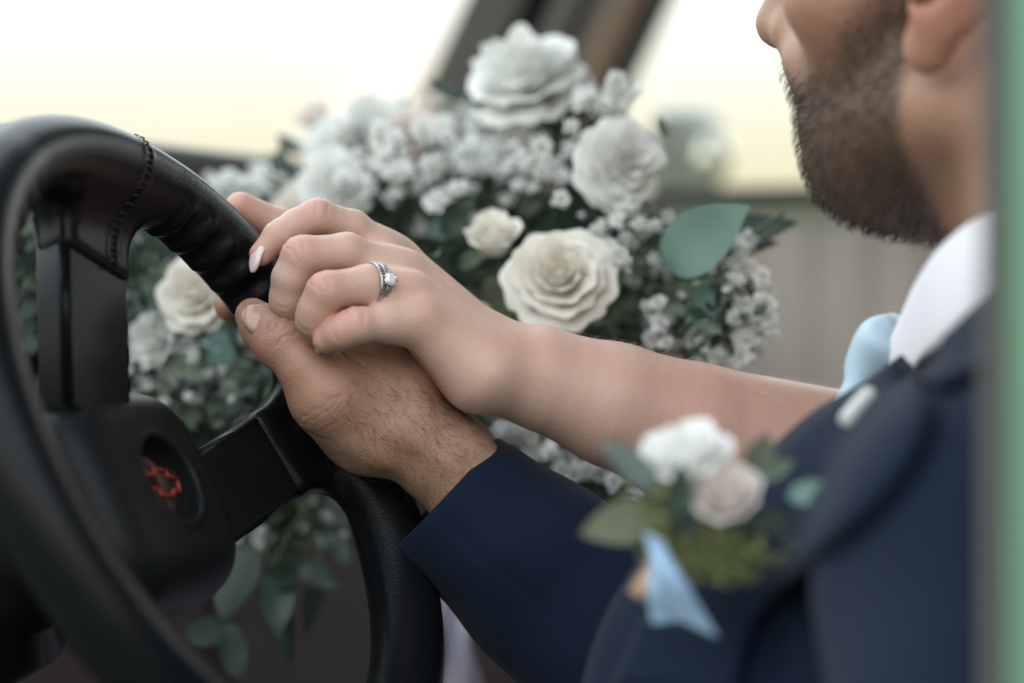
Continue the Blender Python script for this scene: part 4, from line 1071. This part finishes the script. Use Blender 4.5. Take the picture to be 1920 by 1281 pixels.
for _ in range(1100):
    if rnd.random() < .75: c = P(rnd.gauss(1350, 42), rnd.gauss(1035, 22), BY + rnd.uniform(-.004, .01))
    else: c = P(rnd.gauss(1238, 16), rnd.gauss(970, 26), BY + rnd.uniform(-.004, .01))
    d = Vector((rnd.gauss(0, 1), rnd.gauss(-.5, .6), rnd.gauss(0, 1))).normalized(); L_ = rnd.uniform(.003, .006); s_ = d.cross(Vector((.2, -1, .4))).normalized() * L_ * .25; o = len(mv)
    mv += [c, c + d * L_ * .5 + s_, c + d * L_, c + d * L_ * .5 - s_]; mf.append((o, o + 1, o + 2, o + 3))
o = mesh_obj('moss_filler', mv, mf, mat('light_green_moss', (.14, .165, .065), .7)); put(o, bo); o['kind'] = 'stuff'
m_rib = mat('pale_blue_ribbon', (.30, .46, .66), .4, sheen=.3)
def ribbon(name, pts, wid, wdir, th=.0008):
    cc = spline(pts, 18); V = []
    for i, c in enumerate(cc):
        t_ = i / 17; wv_ = np.interp(t_, np.linspace(0, 1, len(wid)), wid); x_ = Vector(wdir).normalized()
        for s in (-1, -.5, 0, .5, 1): V.append(Vector(c) + x_ * (s * wv_) + Vector((0, -.0018 * (1 - s * s) + .001 * math.sin(i * .5), 0)))
    F_ = [(i * 5 + j, i * 5 + j + 1, (i + 1) * 5 + j + 1, (i + 1) * 5 + j) for i in range(17) for j in range(4)]
    o = mesh_obj(name, V, F_, m_rib); put(o, bo); md = o.modifiers.new('s', 'SOLIDIFY'); md.thickness = th; md.offset = 0
ribbon('ribbon', [P(1224, 1005, BY - .004), P(1258, 1080, BY - .008), P(1310, 1180, BY - .004)], [.0034, .0056, .0080], (.85, -.2, -.4))
ribbon('ribbon', [P(1236, 1030, BY - .002), P(1245, 1100, BY - .001), P(1270, 1165, BY + .002)], [.002, .0055, .0085], (1, .2, .1))
bv, bf = tube([P(1246, 1030, BY + .004), P(1228, 1070, BY + .002), P(1196, 1120, BY)], [.0030, .0034, .0036], 12)
put(mesh_obj('wrapped_stem', bv, bf, mat('tan_twine', (.46, .30, .20), .7, bump=[('noise', 1200, .3, .0006)])), bo)

# ------------------------------------------------------------------ the ring on the bride's finger
ra = Vector((-.835, -.545, .06)).normalized()
rc_ = Vector(B_rg[1][0]) * .86 + Vector(B_rg[0][0]) * .14
ring = empty('diamond_ring', rc_)
fr_ = Vector((.50, -.82, .22)); fr_ = (fr_ - ra * fr_.dot(ra)).normalized()
RM = Matrix((fr_, ra.cross(fr_), ra)).transposed(); ring.rotation_euler = RM.to_euler()
tag(ring, 'silver double band diamond ring on the woman\'s ring finger', 'ring')
m_sil = mat('white_gold', (.42, .41, .39), .2, metal=1)
m_gem = mat('clear_diamond', (.93, .94, .96), .03, metal=.15, spec=1, coat=1)
RR = .00925
def torus_mesh(name, R, a, b, z, m, n=72, k=10):
    V = []; F_ = []
    for i in range(n):
        t_ = 2 * math.pi * i / n
        for j in range(k):
            u = 2 * math.pi * j / k; r_ = R + a * math.cos(u)
            V.append((r_ * math.cos(t_), r_ * math.sin(t_), z + b * math.sin(u)))
    for i in range(n):
        for j in range(k): F_.append((i * k + j, ((i + 1) % n) * k + j, ((i + 1) % n) * k + (j + 1) % k, i * k + (j + 1) % k))
    return mesh_obj(name, V, F_, m, ring)
torus_mesh('band', RR, .0007, .00105, -.00125, m_sil)
o = torus_mesh('band', RR, .0007, .00105, .00125, m_sil)
gv, gf = [], []
def ball(c, r_, V, F_):
    o = len(V); V += [(c[0] + r_ * x, c[1] + r_ * y, c[2] + r_ * z) for x, y, z in ((1, 0, 0), (-1, 0, 0), (0, 1, 0), (0, -1, 0), (0, 0, 1), (0, 0, -1))]
    F_ += [(o + a, o + b, o + c_) for a, b, c_ in ((0, 2, 4), (2, 1, 4), (1, 3, 4), (3, 0, 4), (2, 0, 5), (1, 2, 5), (3, 1, 5), (0, 3, 5))]
for z_ in (-.0026, -.00005, .0026):
    for i in range(84):
        t_ = 2 * math.pi * i / 84; ball(((RR + .0004) * math.cos(t_), (RR + .0004) * math.sin(t_), z_), .00034, gv, gf)
o = mesh_obj('milgrain_beads', gv, gf, m_sil, ring); o['kind'] = 'stuff'
gv, gf = [], []
for z_ in (-.00125, .00125):
    for i in range(44):
        t_ = 2 * math.pi * (i + .5) / 44; ball(((RR + .0006) * math.cos(t_), (RR + .0006) * math.sin(t_), z_), .00052, gv, gf)
o = mesh_obj('pave_stones', gv, gf, mat('small_diamonds', (.35, .35, .36), .06, metal=.8), ring, smooth=False); o['kind'] = 'stuff'
# round brilliant and its six claws
def circ(n, r_, x, ph=0): return [(x, r_ * math.cos(2 * math.pi * (i + ph) / n), r_ * math.sin(2 * math.pi * (i + ph) / n)) for i in range(n)]
x0 = RR + .0042; gr_ = .0027
V = circ(8, gr_ * .56, x0 + .0009) + circ(8, gr_ * .80, x0 + .00055, .5) + circ(16, gr_, x0) + circ(16, gr_, x0 - .0002) + [(x0 - .0024, 0, 0)]
F_ = [tuple(range(8))]
for i in range(8):
    j = (i + 1) % 8
    F_ += [(i, 8 + i, j), (i, 16 + 2 * i, 8 + i), (i, 8 + (i - 1) % 8, 16 + 2 * i), (8 + i, 16 + 2 * i, 16 + 2 * i + 1), (8 + i, 16 + 2 * i + 1, 16 + (2 * i + 2) % 16)]
for i in range(16): F_ += [(16 + i, 32 + i, 32 + (i + 1) % 16, 16 + (i + 1) % 16), (32 + i, 48, 32 + (i + 1) % 16)]
mesh_obj('diamond', V, F_, m_gem, ring, smooth=False)['label'] = 'round sparkling clear diamond'
for i in range(6):
    t_ = 2 * math.pi * (i + .25) / 6; cy, sy = math.cos(t_), math.sin(t_)
    pv_, pf_ = tube([(RR - .0002, cy * .0008, sy * .0008), (RR + .0022, cy * .0022, sy * .0022), (x0 + .0002, cy * (gr_ + .0002), sy * (gr_ + .0002)), (x0 + .0007, cy * (gr_ - .0002), sy * (gr_ - .0002))], [.0005, .00045, .0005, .0004], 8)
    mesh_obj('claw', pv_, pf_, m_sil, ring)
pv_, pf_ = tube([(RR + .0006, 0, 0), (RR + .0018, 0, 0)], [.0016, .0022], 20)
mesh_obj('setting', pv_, pf_, m_sil, ring)
